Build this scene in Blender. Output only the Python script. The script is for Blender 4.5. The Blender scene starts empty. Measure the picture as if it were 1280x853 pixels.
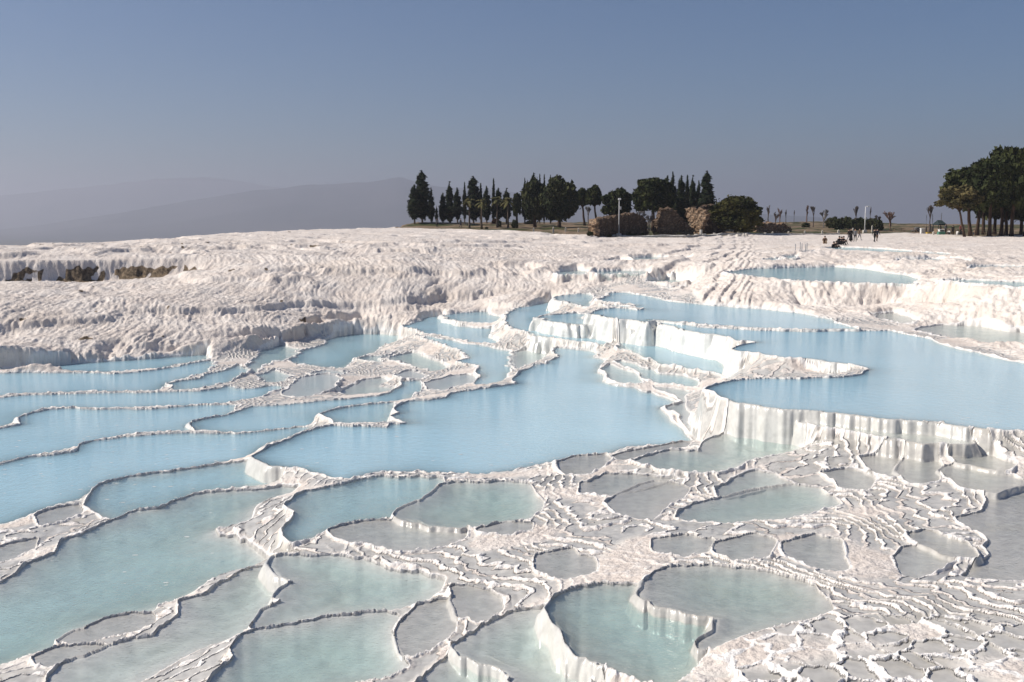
import bpy, bmesh, math, random
import numpy as np
from mathutils import Vector, Matrix

C = bpy.context.scene.collection
CAMZ = 6.0                      # height of the photographer's eye; pools lie 3 to 8 m below it
F = 1372.0                      # focal length for a 1280 px wide frame
PITCH = math.atan((426.5 - 270.0) / F)
cP, sP = math.cos(PITCH), math.sin(PITCH)

def ray(px, py):
    xc = (px - 640.0) / F; yc = (426.5 - py) / F
    return xc, cP + yc * sP, -sP + yc * cP
def at_z(px, py, z):            # point of the ground plane at height z (relative to the eye)
    dx, dy, dz = ray(px, py); t = z / dz
    return dx * t, dy * t
def at_r(px, py, r):            # point at distance r along the ground
    dx, dy, dz = ray(px, py); t = r / math.hypot(dx, dy)
    return dx * t, dy * t, dz * t

# ------------------------------------------------------------------ noise
_rng = np.random.RandomState(7)
_P = _rng.permutation(512).astype(np.int32)
_A = (_rng.rand(512) * 2 * np.pi).astype(np.float32)
_GX, _GY = np.cos(_A), np.sin(_A)
def perlin(x, y, seed=0):
    x = np.asarray(x, np.float32); y = np.asarray(y, np.float32)
    xi = np.floor(x).astype(np.int32); yi = np.floor(y).astype(np.int32)
    fx = x - xi; fy = y - yi
    u = fx * fx * fx * (fx * (fx * 6 - 15) + 10); v = fy * fy * fy * (fy * (fy * 6 - 15) + 10)
    def g(ix, iy, dx, dy):
        h = _P[(_P[(ix + seed * 37) & 511] + iy + seed * 101) & 511]
        return _GX[h] * dx + _GY[h] * dy
    a = g(xi, yi, fx, fy); b = g(xi + 1, yi, fx - 1, fy)
    c = g(xi, yi + 1, fx, fy - 1); d = g(xi + 1, yi + 1, fx - 1, fy - 1)
    ab = a + u * (b - a); cd = c + u * (d - c)
    return (ab + v * (cd - ab)) * 1.5
def fbm(x, y, n=3, seed=0, gain=.5):
    s = 0; a = 1.0
    for k in range(n):
        s = s + a * perlin(x, y, seed + k); x = x * 2.03 + 11.3; y = y * 2.03 - 7.7; a *= gain
    return s
def sstep(a, b, x):
    t = np.clip((x - a) / (b - a), 0, 1); return t * t * (3 - 2 * t)

# ------------------------------------------------------------------ pools: (level, depth, milkiness, bank width, bed tint, outline)
# outlines were measured on the photograph and are laid down on each pool's own water level
POOLS = [
 # right hand lake with the tongue of rim walls running into it
 (-5.00, .8, 1.0, .25, 0, [(818,402),(880,409),(940,413),(1000,415),(1075,414),(1110,413),(1125,417),(1160,424),(1200,437),(1240,445),(1280,455),(1360,475),(1500,500),(1500,560),(1380,552),(1280,541),(1230,537),(1180,530),(1130,526),(1080,521),(1040,517),(1000,513),(960,510),(930,505),(905,499),(890,492),(884,486),(890,481),(905,478),(930,475),(960,474),(1000,475),(1010,473),(1030,472),(1050,471),(1060,470),(1080,468),(1093,463),(1085,460),(1060,455),(1035,452),(1010,449),(980,447),(950,443),(925,439),(915,436),(925,432),(945,429),(940,427),(920,425),(905,421),(890,418),(880,417),(860,413),(840,408),(825,404)]),
 (-4.92, .8, .8, .3, 0, [(765,366),(782,366),(817,372),(830,376),(890,382),(915,384),(955,387),(992,391),(1030,397),(1055,406),(1072,412),(1000,412.5),(940,410),(880,406),(815,400),(812,403),(790,400),(775,399),(755,396),(740,393),(738,390),(750,387),(770,385),(800,388),(800,386),(765,383),(752,381),(790,383),(795,381),(758,378),(748,375),(757,371)]),
 # central milky pool
 (-6.40, .9, 1.0, .45, 0, [(312,571),(320,566),(335,558),(352,552),(370,545),(395,535),(420,531),(450,533),(485,534),(488,530),(505,529),(497,525),(492,520),(503,516),(495,512),(497,507),(510,501),(530,500),(560,497),(567,493),(580,489),(600,485),(626,482),(643,480),(641,474),(650,466),(662,461),(672,455),(684,455),(697,446),(694,441),(690,437),(697,434),(722,438),(742,440),(748,443),(743,447),(754,452),(746,459),(744,467),(755,471),(752,478),(772,483),(791,485),(814,492),(832,498),(843,505),(828,511),(832,518),(842,530),(856,542),(860,550),(830,556),(795,560),(770,564),(757,569),(720,573),(680,581),(640,589),(600,594),(580,594),(522,590),(477,589),(465,591),(442,600),(420,600),(385,590),(367,588),(335,584)]),
 (-6.80, .6, .8, .2, 0, [(507,408),(520,404),(536,397),(551,396),(556,403),(575,409),(600,411),(613,411),(614,424),(616,431),(590,427),(560,421),(530,415)]),
 (-6.55, .5, .7, .2, 0, [(556,394),(575,392),(605,390),(612,394),(626,397),(628,402),(618,404),(580,403),(562,399)]),
 (-6.85, .6, .8, .2, 0, [(521,419),(545,423),(560,425),(580,430),(600,433),(617,436),(634,440),(639,448),(640,456),(629,468),(625,478),(604,482),(600,480),(602,474),(600,462),(598,458),(575,452),(592,448),(583,443),(575,437),(548,428),(530,422)]),
 (-6.82, .15, .5, .3, 0, [(642,440),(660,438),(685,440),(688,444),(672,452),(656,457),(645,462),(642,455)]),
 (-6.05, .6, .8, .2, 0, [(630,404),(633,394),(645,386),(662,383),(690,377),(700,380),(711,388),(712,392),(690,394),(675,396),(668,399),(672,404),(690,409),(715,413),(745,417),(768,420),(766,426),(758,431),(748,431),(725,428),(700,424),(673,420),(655,414),(640,411)]),
 (-5.40, .5, .8, .2, 0, [(674,398),(680,394),(697,393),(709,392),(722,391),(728,393),(733,400),(738,406),(722,406),(707,404),(690,402)]),
 (-5.24, .4, .7, .2, 0, [(690,373),(705,369),(730,367),(741,370),(742,375),(738,378),(742,382),(735,385),(722,382),(705,377)]),
 (-6.00, .6, .75, .25, 0, [(780,424),(791,423),(810,425),(825,428),(848,434),(872,439),(900,446),(906,456),(908,464),(930,467),(955,470),(972,474),(940,474),(908,474),(900,469),(881,464),(859,462),(829,456),(816,451),(799,445),(791,439),(776,436),(771,430)]),
 (-6.25, .4, .65, .2, 0, [(767,452),(774,451),(790,455),(800,459),(830,468),(860,472),(878,477),(874,485),(847,482),(829,480),(812,478),(803,473),(801,468),(791,464),(776,457)]),
 (-6.30, .35, .6, .2, 0, [(748,462),(754,458),(761,455),(772,460),(789,467),(800,471),(801,479),(791,480),(772,479),(757,474),(759,470)]),
 (-6.33, .2, .45, .3, 0, [(815,483),(845,487),(868,490),(857,494),(853,505),(858,515),(863,530),(866,542),(853,531),(846,520),(834,513),(834,509),(848,504),(843,497),(828,490)]),
 # tongue: small pools at its foot
 (-5.40, .2, .3, .2, 0, [(1000,459),(1030,461),(1056,467),(1058,471),(1030,467),(1005,463)]),
 # left hand strips
 (-6.80, .5, .75, .4, 1, [(108,620),(116,612),(135,602),(160,597),(190,593),(215,591),(240,586),(270,580),(305,577),(312,585),(335,596),(365,600),(350,606),(320,610),(290,612),(262,614),(240,616),(217,624),(200,633),(170,635),(150,642),(140,648),(125,640),(112,634)]),
 (-6.97, .7, .95, .3, 0, [(-140,600),(-60,590),(0,583),(30,574),(60,571),(88,566),(105,557),(125,552),(150,548),(180,545),(205,543),(235,542),(262,543),(300,544),(350,539),(378,535),(391,535),(370,543),(351,550),(333,556),(318,563),(309,569),(305,575),(270,578),(240,584),(215,589),(190,591),(160,595),(135,600),(118,609),(108,614),(98,620),(80,628),(55,636),(28,648),(0,654),(-100,665),(-180,650)]),
 (-7.15, .7, .95, .3, 0, [(-140,560),(-60,545),(0,537),(32,531),(27,523),(36,518),(60,513),(80,512),(115,513),(150,512),(190,512),(220,510),(255,508),(300,507),(290,514),(270,520),(242,527),(238,533),(236,539),(205,540),(180,542),(150,545),(125,549),(105,554),(92,561),(60,568),(30,571),(0,579),(-60,587),(-140,590)]),
 (-7.05, .6, .9, .3, 0, [(243,530),(270,522),(290,517),(305,512),(320,508),(350,507),(380,505),(430,499),(470,496),(497,491),(505,478),(524,476),(521,485),(515,497),(490,503),(470,504),(440,507),(415,512),(403,517),(396,527),(390,533),(375,534),(350,537),(300,541),(262,540),(244,539)]),
 (-6.60, .5, .9, .3, 0, [(405,518),(420,514),(440,509),(470,506),(493,504),(490,515),(485,531),(470,530),(430,529),(420,529),(413,524)]),
 (-7.30, .6, .9, .3, 0, [(-140,510),(0,498),(30,495),(60,494),(100,493),(140,492),(175,492),(215,490),(250,490),(285,483),(300,487),(320,486),(335,482),(350,484),(330,494),(310,499),(280,503),(255,506),(220,508),(190,509),(150,510),(115,510),(80,509),(60,510),(45,513),(33,517),(20,529),(0,535),(-140,545)]),
 (-7.42, .6, .9, .3, 0, [(-140,480),(0,467),(60,466),(110,467),(140,468),(165,466),(200,463),(225,458),(262,451),(268,456),(255,466),(230,473),(211,478),(203,484),(188,489),(140,489),(100,490),(60,491),(30,492),(0,495),(-140,506)]),
 (-7.36, .5, .8, .3, 0, [(213,481),(225,477),(250,474),(265,468),(290,461),(302,457),(306,462),(300,470),(280,478),(260,483),(240,487),(216,487)]),
 (-7.52, .5, .8, .3, 0, [(-140,475),(0,463),(60,458),(130,453),(190,449),(250,444),(261,443),(258,449),(225,455),(200,460),(165,463),(140,465),(110,465),(60,464),(0,465.5),(-140,478)]),
 (-7.65, .4, .7, .3, 0, [(366,453),(371,442),(384,437),(405,433),(408,428),(420,421),(440,418),(470,418),(498,420),(499,431),(480,431),(466,441),(450,446),(440,449),(433,459),(428,461),(400,459),(385,457),(374,456)]),
 (-7.42, .3, .5, .2, 0, [(446,448),(462,445),(490,444),(500,441),(478,447),(472,453),(458,452)]),
 (-7.35, .3, .45, .3, 0, [(480,448),(500,443),(515,441),(535,447),(560,459),(560,465),(540,466),(515,456),(500,452),(490,451)]),
 (-7.60, .3, .6, .3, 0, [(330,438),(350,432),(371,437),(366,446),(352,451),(340,452),(327,456),(314,466),(308,470),(312,459),(322,449)]),
 (-7.55, .3, .6, .3, 0, [(322,470),(345,462),(358,470),(352,478),(335,479)]),
 (-7.50, .15, .3, .3, 0, [(422,490),(440,484),(460,475),(482,472),(484,478),(470,484),(500,486),(490,492),(450,495)]),
 # foreground pools in front of the central one
 (-6.65, .45, .5, .6, 1, [(-120,775),(0,736),(14,727),(36,716),(42,705),(60,700),(80,693),(92,678),(110,669),(130,658),(150,646),(170,638),(200,637),(217,628),(240,620),(262,618),(290,616),(320,614),(350,610),(362,612),(345,618),(330,623),(316,632),(310,641),(300,655),(275,658),(262,664),(270,674),(292,678),(303,690),(318,705),(300,711),(262,723),(230,743),(206,750),(180,756),(170,768),(150,772),(115,775),(95,785),(80,805),(40,815),(0,828),(-120,850)]),
 (-6.18, .5, .6, .35, 1, [(365,621),(377,616),(390,615),(410,611),(435,606),(460,600),(477,596),(497,597),(547,600),(550,605),(537,614),(530,622),(510,635),(500,642),(494,648),(472,651),(445,655),(420,661),(400,665),(385,671),(365,675),(354,670),(352,662),(360,655),(366,642),(362,637),(356,632)]),
 (-6.05, .5, .35, .7, 1, [(540,616),(555,608),(577,606),(615,607),(632,604),(652,606),(665,617),(680,629),(677,637),(662,646),(640,650),(610,654),(577,656),(540,655),(515,651),(505,646),(513,637),(530,625)]),
 (-6.42, .3, .2, .6, 1, [(230,753),(251,748),(273,741),(284,732),(305,723),(327,712),(340,710),(350,722),(352,735),(346,749),(331,764),(320,781),(312,789),(299,797),(284,800),(256,808),(228,818),(190,833),(150,850),(100,880),(30,890),(60,862),(88,838),(122,824),(144,817),(169,806),(210,796),(224,778),(237,769)]),
 (-6.20, .4, .3, .6, 1, [(357,697),(385,700),(420,700),(450,708),(470,716),(520,720),(550,728),(540,742),(520,752),(505,756),(470,764),(434,767),(402,774),(387,775),(346,781),(324,785),(330,772),(335,763),(352,757),(366,752),(353,746),(360,735),(376,725),(360,717),(353,704)]),
 (-6.00, .5, .35, .7, 1, [(315,795),(330,790),(390,781),(434,774),(475,769),(490,771),(480,788),(487,810),(492,830),(470,842),(420,851),(380,868),(262,868),(272,848),(285,834),(297,822),(291,812),(301,803)]),
 (-5.85, .4, .12, .8, 1, [(573,805),(595,793),(615,783),(637,777),(645,772),(682,768),(690,776),(707,800),(720,822),(732,837),(742,847),(748,880),(655,880),(650,847),(640,835),(607,824),(580,813)]),
 (-5.95, .4, .2, .8, 1, [(571,814),(607,828),(638,838),(648,850),(652,880),(520,880),(533,853),(550,832)]),
 (-5.60, .45, .34, .3, 2, [(703,762),(717,750),(740,741),(767,736),(800,738),(811,743),(806,750),(820,758),(850,766),(882,770),(886,780),(893,792),(879,805),(879,815),(869,830),(853,845),(842,851),(817,845),(780,830),(750,816),(735,811),(727,800),(717,782),(708,772)]),
 (-5.50, .24, .28, .5, 2, [(813,745),(820,738),(828,725),(843,714),(880,712),(920,715),(960,721),(1010,734),(1028,745),(1040,761),(1010,771),(960,782),(930,794),(905,806),(889,812),(884,808),(898,793),(891,779),(888,767),(850,762),(822,754)]),
 # right hand shallow pools under the big wall
 (-5.85, .35, .35, .5, 1, [(800,577),(812,572),(840,566),(880,565),(886,557),(896,548),(920,538),(945,539),(970,545),(995,553),(990,562),(968,568),(932,576),(924,583),(890,590),(845,589),(825,583)]),
 (-5.90, .25, .3, .4, 1, [(850,648),(858,641),(882,631),(920,623),(945,613),(980,605),(1005,609),(1030,622),(1041,631),(1010,642),(960,650),(900,654)]),
 (-5.93, .25, .15, .4, 1, [(893,613),(920,601),(950,591),(961,593),(973,602),(945,609),(920,619),(905,623)]),
 (-5.72, .06, .05, .8, 2, [(1232,622),(1255,612),(1290,606),(1400,600),(1400,727),(1280,729),(1215,722),(1218,713),(1244,700),(1237,690),(1251,681),(1243,668),(1225,655),(1218,648),(1240,641),(1235,630)]),
 (-5.62, .10, .05, .5, 2, [(1190,590),(1198,584),(1212,583),(1235,586),(1260,598),(1275,606),(1235,614),(1207,610)]),
 (-5.29, .12, .2, .3, 1, [(1002,528),(1055,531),(1110,539),(1160,545),(1205,549),(1210,554),(1150,554),(1110,547),(1060,537),(1022,533)]),
 (-6.02, .08, .05, .4, 2, [(702,579),(720,571),(748,570),(757,574),(752,585),(735,592),(712,592)]),
 (-6.08, .08, .05, .4, 2, [(768,571),(790,566),(830,559),(858,553),(850,560),(838,563),(815,568),(795,574),(782,577)]),
 (-5.97, .08, .05, .4, 2, [(760,631),(775,620),(800,610),(822,605),(846,612),(845,622),(828,634),(805,650),(790,648),(770,642)]),
 # films of water a few centimetres deep on the open crust
 (-6.12, .07, .5, .4, 2, [(420,665),(445,659),(475,656),(510,654),(545,661),(580,663),(575,672),(555,681),(530,686),(500,688),(470,685),(445,679),(430,672)]),
 (-5.98, .06, .4, .3, 2, [(526,757),(545,753),(560,770),(555,790),(530,805),(512,812),(510,790),(520,770)]),
 (-5.93, .06, .4, .3, 2, [(570,735),(590,738),(608,755),(612,768),(600,776),(580,770),(568,752)]),
 (-5.84, .06, .4, .3, 2, [(690,692),(715,688),(735,700),(730,715),(705,722),(690,712)]),
 (-6.03, .05, .4, .3, 2, [(608,661),(640,654),(660,656),(652,664),(625,669),(612,668)]),
 (-5.99, .06, .4, .3, 2, [(736,604),(760,596),(800,597),(835,601),(815,607),(785,614),(757,620),(738,615)]),
 (-5.66, .06, .4, .3, 2, [(1130,572),(1150,567),(1180,586),(1165,600),(1145,604),(1125,590)]),
 (-5.70, .06, .4, .3, 2, [(1085,572),(1100,570),(1121,586),(1116,596),(1095,590)]),
 (-5.80, .06, .4, .3, 2, [(1030,590),(1060,588),(1085,600),(1080,612),(1050,608)]),
 (-5.55, .06, .4, .3, 2, [(1195,570),(1225,566),(1262,580),(1250,586),(1215,579)]),
 (-5.68, .06, .4, .3, 2, [(992,682),(1020,672),(1045,676),(1040,698),(1047,711),(1020,706),(1000,694)]),
 (-5.66, .06, .4, .3, 2, [(1122,699),(1135,686),(1155,685),(1180,695),(1160,712),(1145,721),(1130,712)]),
 (-5.62, .06, .4, .3, 2, [(1147,668),(1160,665),(1190,680),(1203,696),(1175,691),(1150,678)]),
 (-5.68, .06, .4, .3, 2, [(905,680),(940,672),(965,680),(960,694),(930,697),(908,690)]),
 (-5.74, .06, .4, .3, 2, [(820,676),(850,670),(880,676),(885,688),(850,694),(825,688)]),
 (-6.80, .06, .4, .3, 2, [(-20,690),(20,680),(45,675),(38,690),(15,698),(-20,704)]),
 (-6.84, .06, .4, .3, 2, [(45,646),(60,641),(88,635),(100,641),(80,650),(58,654)]),
 (-6.53, .06, .4, .3, 2, [(94,799),(105,790),(130,779),(150,774),(175,773),(180,779),(165,789),(140,795),(115,802)]),
 (-6.48, .06, .4, .3, 2, [(62,823),(85,813),(120,812),(138,814),(120,822),(90,830),(70,834)]),
 (-7.30, .08, .7, .4, 0, [(360,483),(385,471),(410,467),(425,472),(415,485),(395,494),(370,497),(354,494)]),
 (-7.18, .06, .7, .4, 0, [(498,469),(515,463),(530,470),(525,474),(508,475)]),
 (-7.00, .08, .7, .4, 0, [(534,479),(560,471),(588,469),(596,476),(575,483),(548,488),(534,486)]),
 (-7.55, .06, .7, .4, 0, [(386,467),(410,463),(432,465),(420,470),(395,472)]),
 # higher terraces on the right
 (-3.60, .6, .5, .25, 0, [(903,341),(925,338),(945,336),(995,335),(1045,334),(1085,337),(1110,341),(1140,346),(1150,351),(1145,356),(1100,355),(1040,353),(990,351),(940,346)]),
 (-3.30, .3, .5, .2, 0, [(1172,350),(1200,350),(1280,353),(1400,357),(1400,366),(1280,360),(1220,355)]),
 (-3.10, .4, .5, .2, 0, [(1026,310.5),(1042,309),(1085,310.3),(1135,314),(1210,319),(1185,319.4),(1135,317.6),(1085,315),(1047,313)]),
 (-3.35, .3, .5, .2, 0, [(955,323.5),(974,322.5),(973,326),(958,326)]),
 (-3.28, .3, .5, .2, 0, [(980,320.5),(996,319.5),(995,323),(982,323)]),
 (-4.70, .3, .4, .2, 0, [(806,352),(835,349),(866,353),(864,357),(835,356)]),
 (-4.78, .3, .4, .2, 0, [(826,359),(866,360),(866,364),(846,363)]),
 (-5.05, .2, .3, .8, 1, [(1147,411),(1180,407),(1210,408),(1247,413),(1280,417),(1360,425),(1360,440),(1280,434),(1247,432),(1210,425),(1172,420)]),
 (-4.95, .12, .2, .4, 1, [(1090,393),(1115,392),(1145,400),(1133,405),(1110,400)]),
 (-3.02, .1, .25, .2, 0, [(1122,324),(1165,323.3),(1212,326),(1210,329),(1165,327.5),(1122,327)]),
 (-3.12, .1, .25, .2, 0, [(1213,333),(1240,332),(1268,333),(1320,335),(1320,338),(1266,336),(1214,336)]),
 (-3.2, .1, .3, .2, 0, [(1003,315),(1020,313.6),(1019,317),(1005,318)]),
 # round basins on the slope below the ruin
 (-3.95, .2, .4, .2, 0, [(752,327),(775,325.5),(798,328),(795,331),(765,331)]),
 (-3.80, .2, .4, .2, 0, [(786,322.5),(815,321.5),(862,323),(860,325.5),(815,326),(795,325.5)]),
 (-4.30, .2, .4, .2, 0, [(692,340.5),(720,338),(735,339),(732,343),(700,343.5)]),
 (-4.22, .2, .4, .2, 0, [(740,340),(775,338.5),(812,339),(808,342.5),(770,342.5),(745,343)]),
]
# open ground: lines of (px, py, height) the surface passes through
LINES = [
 [(-150,472,-7.65),(0,461,-7.48),(130,451.5,-7.48),(260,440,-7.55),(320,436,-7.6),(372,428,-7.6),(400,419,-7.65),(450,415,-7.65),(500,410,-6.95),(536,395,-6.75),(600,385,-6.4),(660,371,-5.7),(720,362,-5.25),(760,358,-5.05),(800,349,-4.7)],
 [(680,366,-5.45),(720,360,-5.15),(760,357,-4.98),(800,349,-4.7)],
 [(850,346,-4.45),(885,343,-4.3)],
 [(1000,372,-4.55),(1060,371,-4.5),(1100,373,-4.5)],
 [(1000,385,-4.95),(1050,390,-5.0),(1100,385,-4.85),(1200,385,-4.55),(1280,375,-3.95),(1400,380,-3.9)],
 [(1150,403,-5.0),(1200,402,-4.9),(1280,402,-4.5),(1400,405,-4.4)],
 [(1119,341,-3.58),(1165,342,-3.55),(1212,343,-3.5)],
 [(1119,327.5,-3.02),(1165,328,-3.0),(1212,330,-3.0)],
 [(1212,346,-3.4),(1267,347,-3.35),(1400,348,-3.3)],[(1212,336,-3.1),(1267,336,-3.05),(1400,338,-3.0)],
 [(1000,331,-3.75),(1100,328.5,-3.65)],
 [(-250,905,-6.45),(30,925,-6.38),(200,905,-6.2),(262,892,-6.08),(430,885,-5.95),(500,865,-5.95),(600,890,-5.8),(760,872,-5.5),(860,862,-5.45),(1000,853,-5.25),(1100,853,-5.15),(1280,853,-5.0),(1500,853,-4.9)],
 [(905,812,-5.42),(1000,795,-5.35),(1100,795,-5.25),(1280,790,-5.15)],
 [(1045,770,-5.42),(1100,757,-5.42),(1280,747,-5.35),(1500,745,-5.25)],
 [(860,690,-5.75),(950,690,-5.68),(1100,700,-5.65),(1190,690,-5.65)],
 [(560,705,-6.02),(640,690,-5.92),(760,690,-5.82)],
 [(520,760,-6.0),(560,780,-5.95),(600,750,-5.9),(680,740,-5.78)],
 [(1000,548,-5.68),(1050,560,-5.62),(1150,572,-5.62),(1250,562,-5.5),(1400,570,-5.4)],
 [(1000,590,-5.85),(1060,600,-5.8),(1120,615,-5.75),(1180,615,-5.7)],
 [(1050,650,-5.82),(1150,650,-5.76)],
 [(-120,690,-6.9),(0,668,-6.9),(60,668,-6.85),(110,655,-6.8)],
]
# the white hill, column by column: photo column, then (row, ground distance) from its foot up to its crest
HILL = [(-180,[(448,59.5),(430,64),(402,67),(386,70),(370,77),(354,85),(328,86.2),(317,97),(312,118)]),
        (0,[(441,59.5),(425,64.5),(400,66.5),(385,68.5),(370,76),(353,85),(326,86.2),(316,96),(310,118)]),
        (130,[(438,60),(426,63.5),(400,66.5),(380,69.5),(368,76),(352,86),(325,87.2),(315,97),(307,122)]),
        (230,[(433,61),(424,64),(400,67),(378,70.5),(362,76),(343,86),(323,87.5),(313,98),(299,133)]),
        (320,[(428,64),(415,66),(397,68.5),(375,72),(355,76),(338,82),(322,90),(308,108),(292,155)]),
        (400,[(408,70),(396,71.5),(380,74),(362,77),(345,80),(332,85),(318,93),(304,115),(289.5,180)]),
        (450,[(404,72.5),(392,74),(376,76),(360,78),(345,80.5),(331,84),(316,93),(302,115),(287.5,190)]),
        (500,[(399,72),(388,74),(374,76),(358,78.5),(344,81),(330,85),(315,94),(302,115),(286.8,200)]),
        (550,[(384,78),(374,79),(362,80.5),(348,82.5),(336,85),(325,89),(313,97),(302,116),(288.5,190)]),
        (620,[(374,79),(366,80),(356,81.5),(346,83.5),(336,87),(325,93),(314,104),(304,122),(290,188)]),
        (680,[(362,80),(356,81),(349,82.5),(342,84.5),(334,88),(325,95),(316,105),(306,122),(292.5,182)]),
        (730,[(356,79.5),(352,80.5),(346,82),(339,85),(333,88),(326,94),(317,105),(305,126),(295,170)]),
        (800,[(344,81),(341,82.5),(338,84.5),(334,87),(330,91),(325,97),(317,107),(306,128),(296.5,164)]),
        (870,[(338,80),(335,82),(332,84.5),(329,88),(325,93),(320,100),(313,112),(304,134),(295.5,166)]),
        (930,[(331,80),(329,83),(327,86),(325,89),(321,95),(316,103),(310,115),(303,138),(294,174)]),]
HLINES = []
for k in range(9):
    ln = []
    for px, col in HILL:
        _, _, zz_ = at_r(px, col[k][0], col[k][1]); ln.append((px, col[k][0], zz_))
    HLINES.append(ln)
LINES += HLINES
LINES += [[(868,536,-6.3),(876,532,-6.15),(880,533,-6.07),(886,536,-6.05),(892,540,-6.0),(905,545,-5.95),(915,545.6,-5.9)],[(866,546,-6.36),(874,552,-6.3),(886,553,-6.1)]]
LINES += [[(930,303,-3.45),(1050,303,-3.6),(1150,303,-3.55),(1280,305,-3.4),(1450,305,-3.3)],
 [(480,286.9,-2.5),(500,286,-2.4),(520,286.3,-2.35),(560,288.3,-2.62)],
 [(930,293.2,-3.2),(1040,291,-3.1),(1120,289,-3.0),(1200,291,-3.2),(1280,291,-3.2),(1450,291,-3.2)],
 [(498,284,-2.1),(510,280,-1.6),(525,278,-1.25),(560,278.5,-1.35),(600,279,-1.5),(700,280.5,-1.75),(760,281,-1.9),(850,283,-2.2),(950,283,-2.2),(1000,277.5,-1.4),(1040,277,-1.4),(1110,280,-1.9),(1200,283,-2.3),(1280,283,-2.3),(1450,283,-2.3)]]
polys = [np.array([at_z(px, py, lv) for px, py in pts], np.float64) for lv, _, _, _, _, pts in POOLS]
levels = np.array([p[0] for p in POOLS])

def inside_and_dist(x, y, P, dist=True):
    ins = np.zeros(x.shape, bool); d2 = np.full(x.shape, 1e9, np.float32)
    n = len(P)
    for i in range(n):
        ax, ay = P[i]; bx, by = P[(i + 1) % n]
        if ay != by:
            c = ((ay > y) != (by > y)) & (x < (bx - ax) * (y - ay) / (by - ay) + ax)
            ins ^= c
        if dist:
            ex, ey = bx - ax, by - ay; L = ex * ex + ey * ey + 1e-12
            t = np.clip(((x - ax) * ex + (y - ay) * ey) / L, 0, 1)
            qx = x - ax - t * ex; qy = y - ay - t * ey
            d2 = np.minimum(d2, qx * qx + qy * qy)
    return ins, np.sqrt(d2) if dist else None

# ------------------------------------------------------------------ smooth base surface: relaxed between pools and lines
DA = .0026; A0, A1 = -.86, .86; R0, R1 = 6.0, 420.0
ga = np.arange(A0, A1, DA); gl = np.arange(math.log(R0), math.log(R1), DA)
GA, GL = np.meshgrid(ga, gl)                   # rows: range, columns: azimuth
GX = np.exp(GL) * np.sin(GA); GY = np.exp(GL) * np.cos(GA)
mask = np.zeros(GX.shape, bool); val = np.zeros(GX.shape, np.float32)
def put(x, y, z):
    a = math.atan2(x, y); l = math.log(math.hypot(x, y))
    j = int(round((a - A0) / DA)); i = int(round((l - gl[0]) / DA))
    if 0 <= i < GX.shape[0] and 0 <= j < GX.shape[1]:
        mask[i, j] = True; val[i, j] = z
for ln in LINES:
    for (p0, q0, z0), (p1, q1, z1) in zip(ln, ln[1:]):
        xa, ya = at_z(p0, q0, z0); xb, yb = at_z(p1, q1, z1)
        n = max(8, int(abs(p1 - p0) * 1.2))
        for k in range(n + 1):
            t = k / n; put(xa + (xb - xa) * t, ya + (yb - ya) * t, z0 + (z1 - z0) * t)
PXA = np.tan(ga) * cP * F + 640                 # about the photo column of an azimuth
crest_px = [-400, -150, 0, 150, 300, 400, 480, 500]
crest_r = [118, 118, 122, 141, 172, 195, 210, 214]
for j, px in enumerate(PXA):
    if px < 497:
        rc = float(np.interp(px, crest_px, crest_r)); pr = [(rc + 25, -6.0), (rc + 70, -22.), (rc + 150, -50.), (R1 * .99, -75.)]
    else:
        s = 1 - max(0, (560 - px) / 63)
        pr = [(262, -1.5 if px < 900 else -2.1), (330, -2.4), (360, -6.0), (R1 * .99, -30.)]
        if px < 560: pr = [(216 + 40 * s, -1.35 - (1 - s) * 2), (232 + 100 * s, -5.), (300 + 70 * s, -25.), (R1 * .99, -60.)]
    for r_, z_ in pr:
        i = int(round((math.log(r_) - gl[0]) / DA))
        if i < GX.shape[0]: mask[i, j] = True; val[i, j] = z_
mask[0, :] = True; val[0, :] = np.interp(PXA, [-500, 200, 640, 1000, 1800], [-6.3, -6.0, -5.6, -5.1, -4.8])
order = np.argsort(levels)
for q in order:
    P = polys[q]; lo = P.min(0); hi = P.max(0)
    sel = np.where((GX > lo[0]) & (GX < hi[0]) & (GY > lo[1]) & (GY < hi[1]))
    ins, _ = inside_and_dist(GX[sel], GY[sel], P, False)
    mask[sel[0][ins], sel[1][ins]] = True; val[sel[0][ins], sel[1][ins]] = levels[q]

def relax(mask, val, z, n):
    zp = np.pad(z, 1, mode='edge')
    for _ in range(n):
        zp[1:-1, 1:-1] = .25 * (zp[:-2, 1:-1] + zp[2:, 1:-1] + zp[1:-1, :-2] + zp[1:-1, 2:])
        zp[1:-1, 1:-1][mask] = val[mask]
        zp[0] = zp[1]; zp[-1] = zp[-2]; zp[:, 0] = zp[:, 1]; zp[:, -1] = zp[:, -2]
    return zp[1:-1, 1:-1].copy()
pyr = [(mask, val)]
while min(pyr[-1][0].shape) > 24:
    m, v = pyr[-1]; h, w = (m.shape[0] + 1) // 2 * 2, (m.shape[1] + 1) // 2 * 2
    mp = np.zeros((h, w), np.float32); vp = np.zeros((h, w), np.float32)
    mp[:m.shape[0], :m.shape[1]] = m; vp[:m.shape[0], :m.shape[1]] = v * m
    ms = mp.reshape(h // 2, 2, w // 2, 2).sum((1, 3)); vs = vp.reshape(h // 2, 2, w // 2, 2).sum((1, 3))
    pyr.append((ms > 0, (vs / np.maximum(ms, 1)).astype(np.float32)))
z = np.full(pyr[-1][0].shape, -5.0, np.float32)
for lev in range(len(pyr) - 1, -1, -1):
    m, v = pyr[lev]
    if z.shape != m.shape:
        z = np.repeat(np.repeat(z, 2, 0), 2, 1)[:m.shape[0], :m.shape[1]]
    z[m] = v[m]
    z = relax(m, v, z, 150 if lev > 3 else 70 if lev > 0 else 40)
BASE = z
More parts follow.
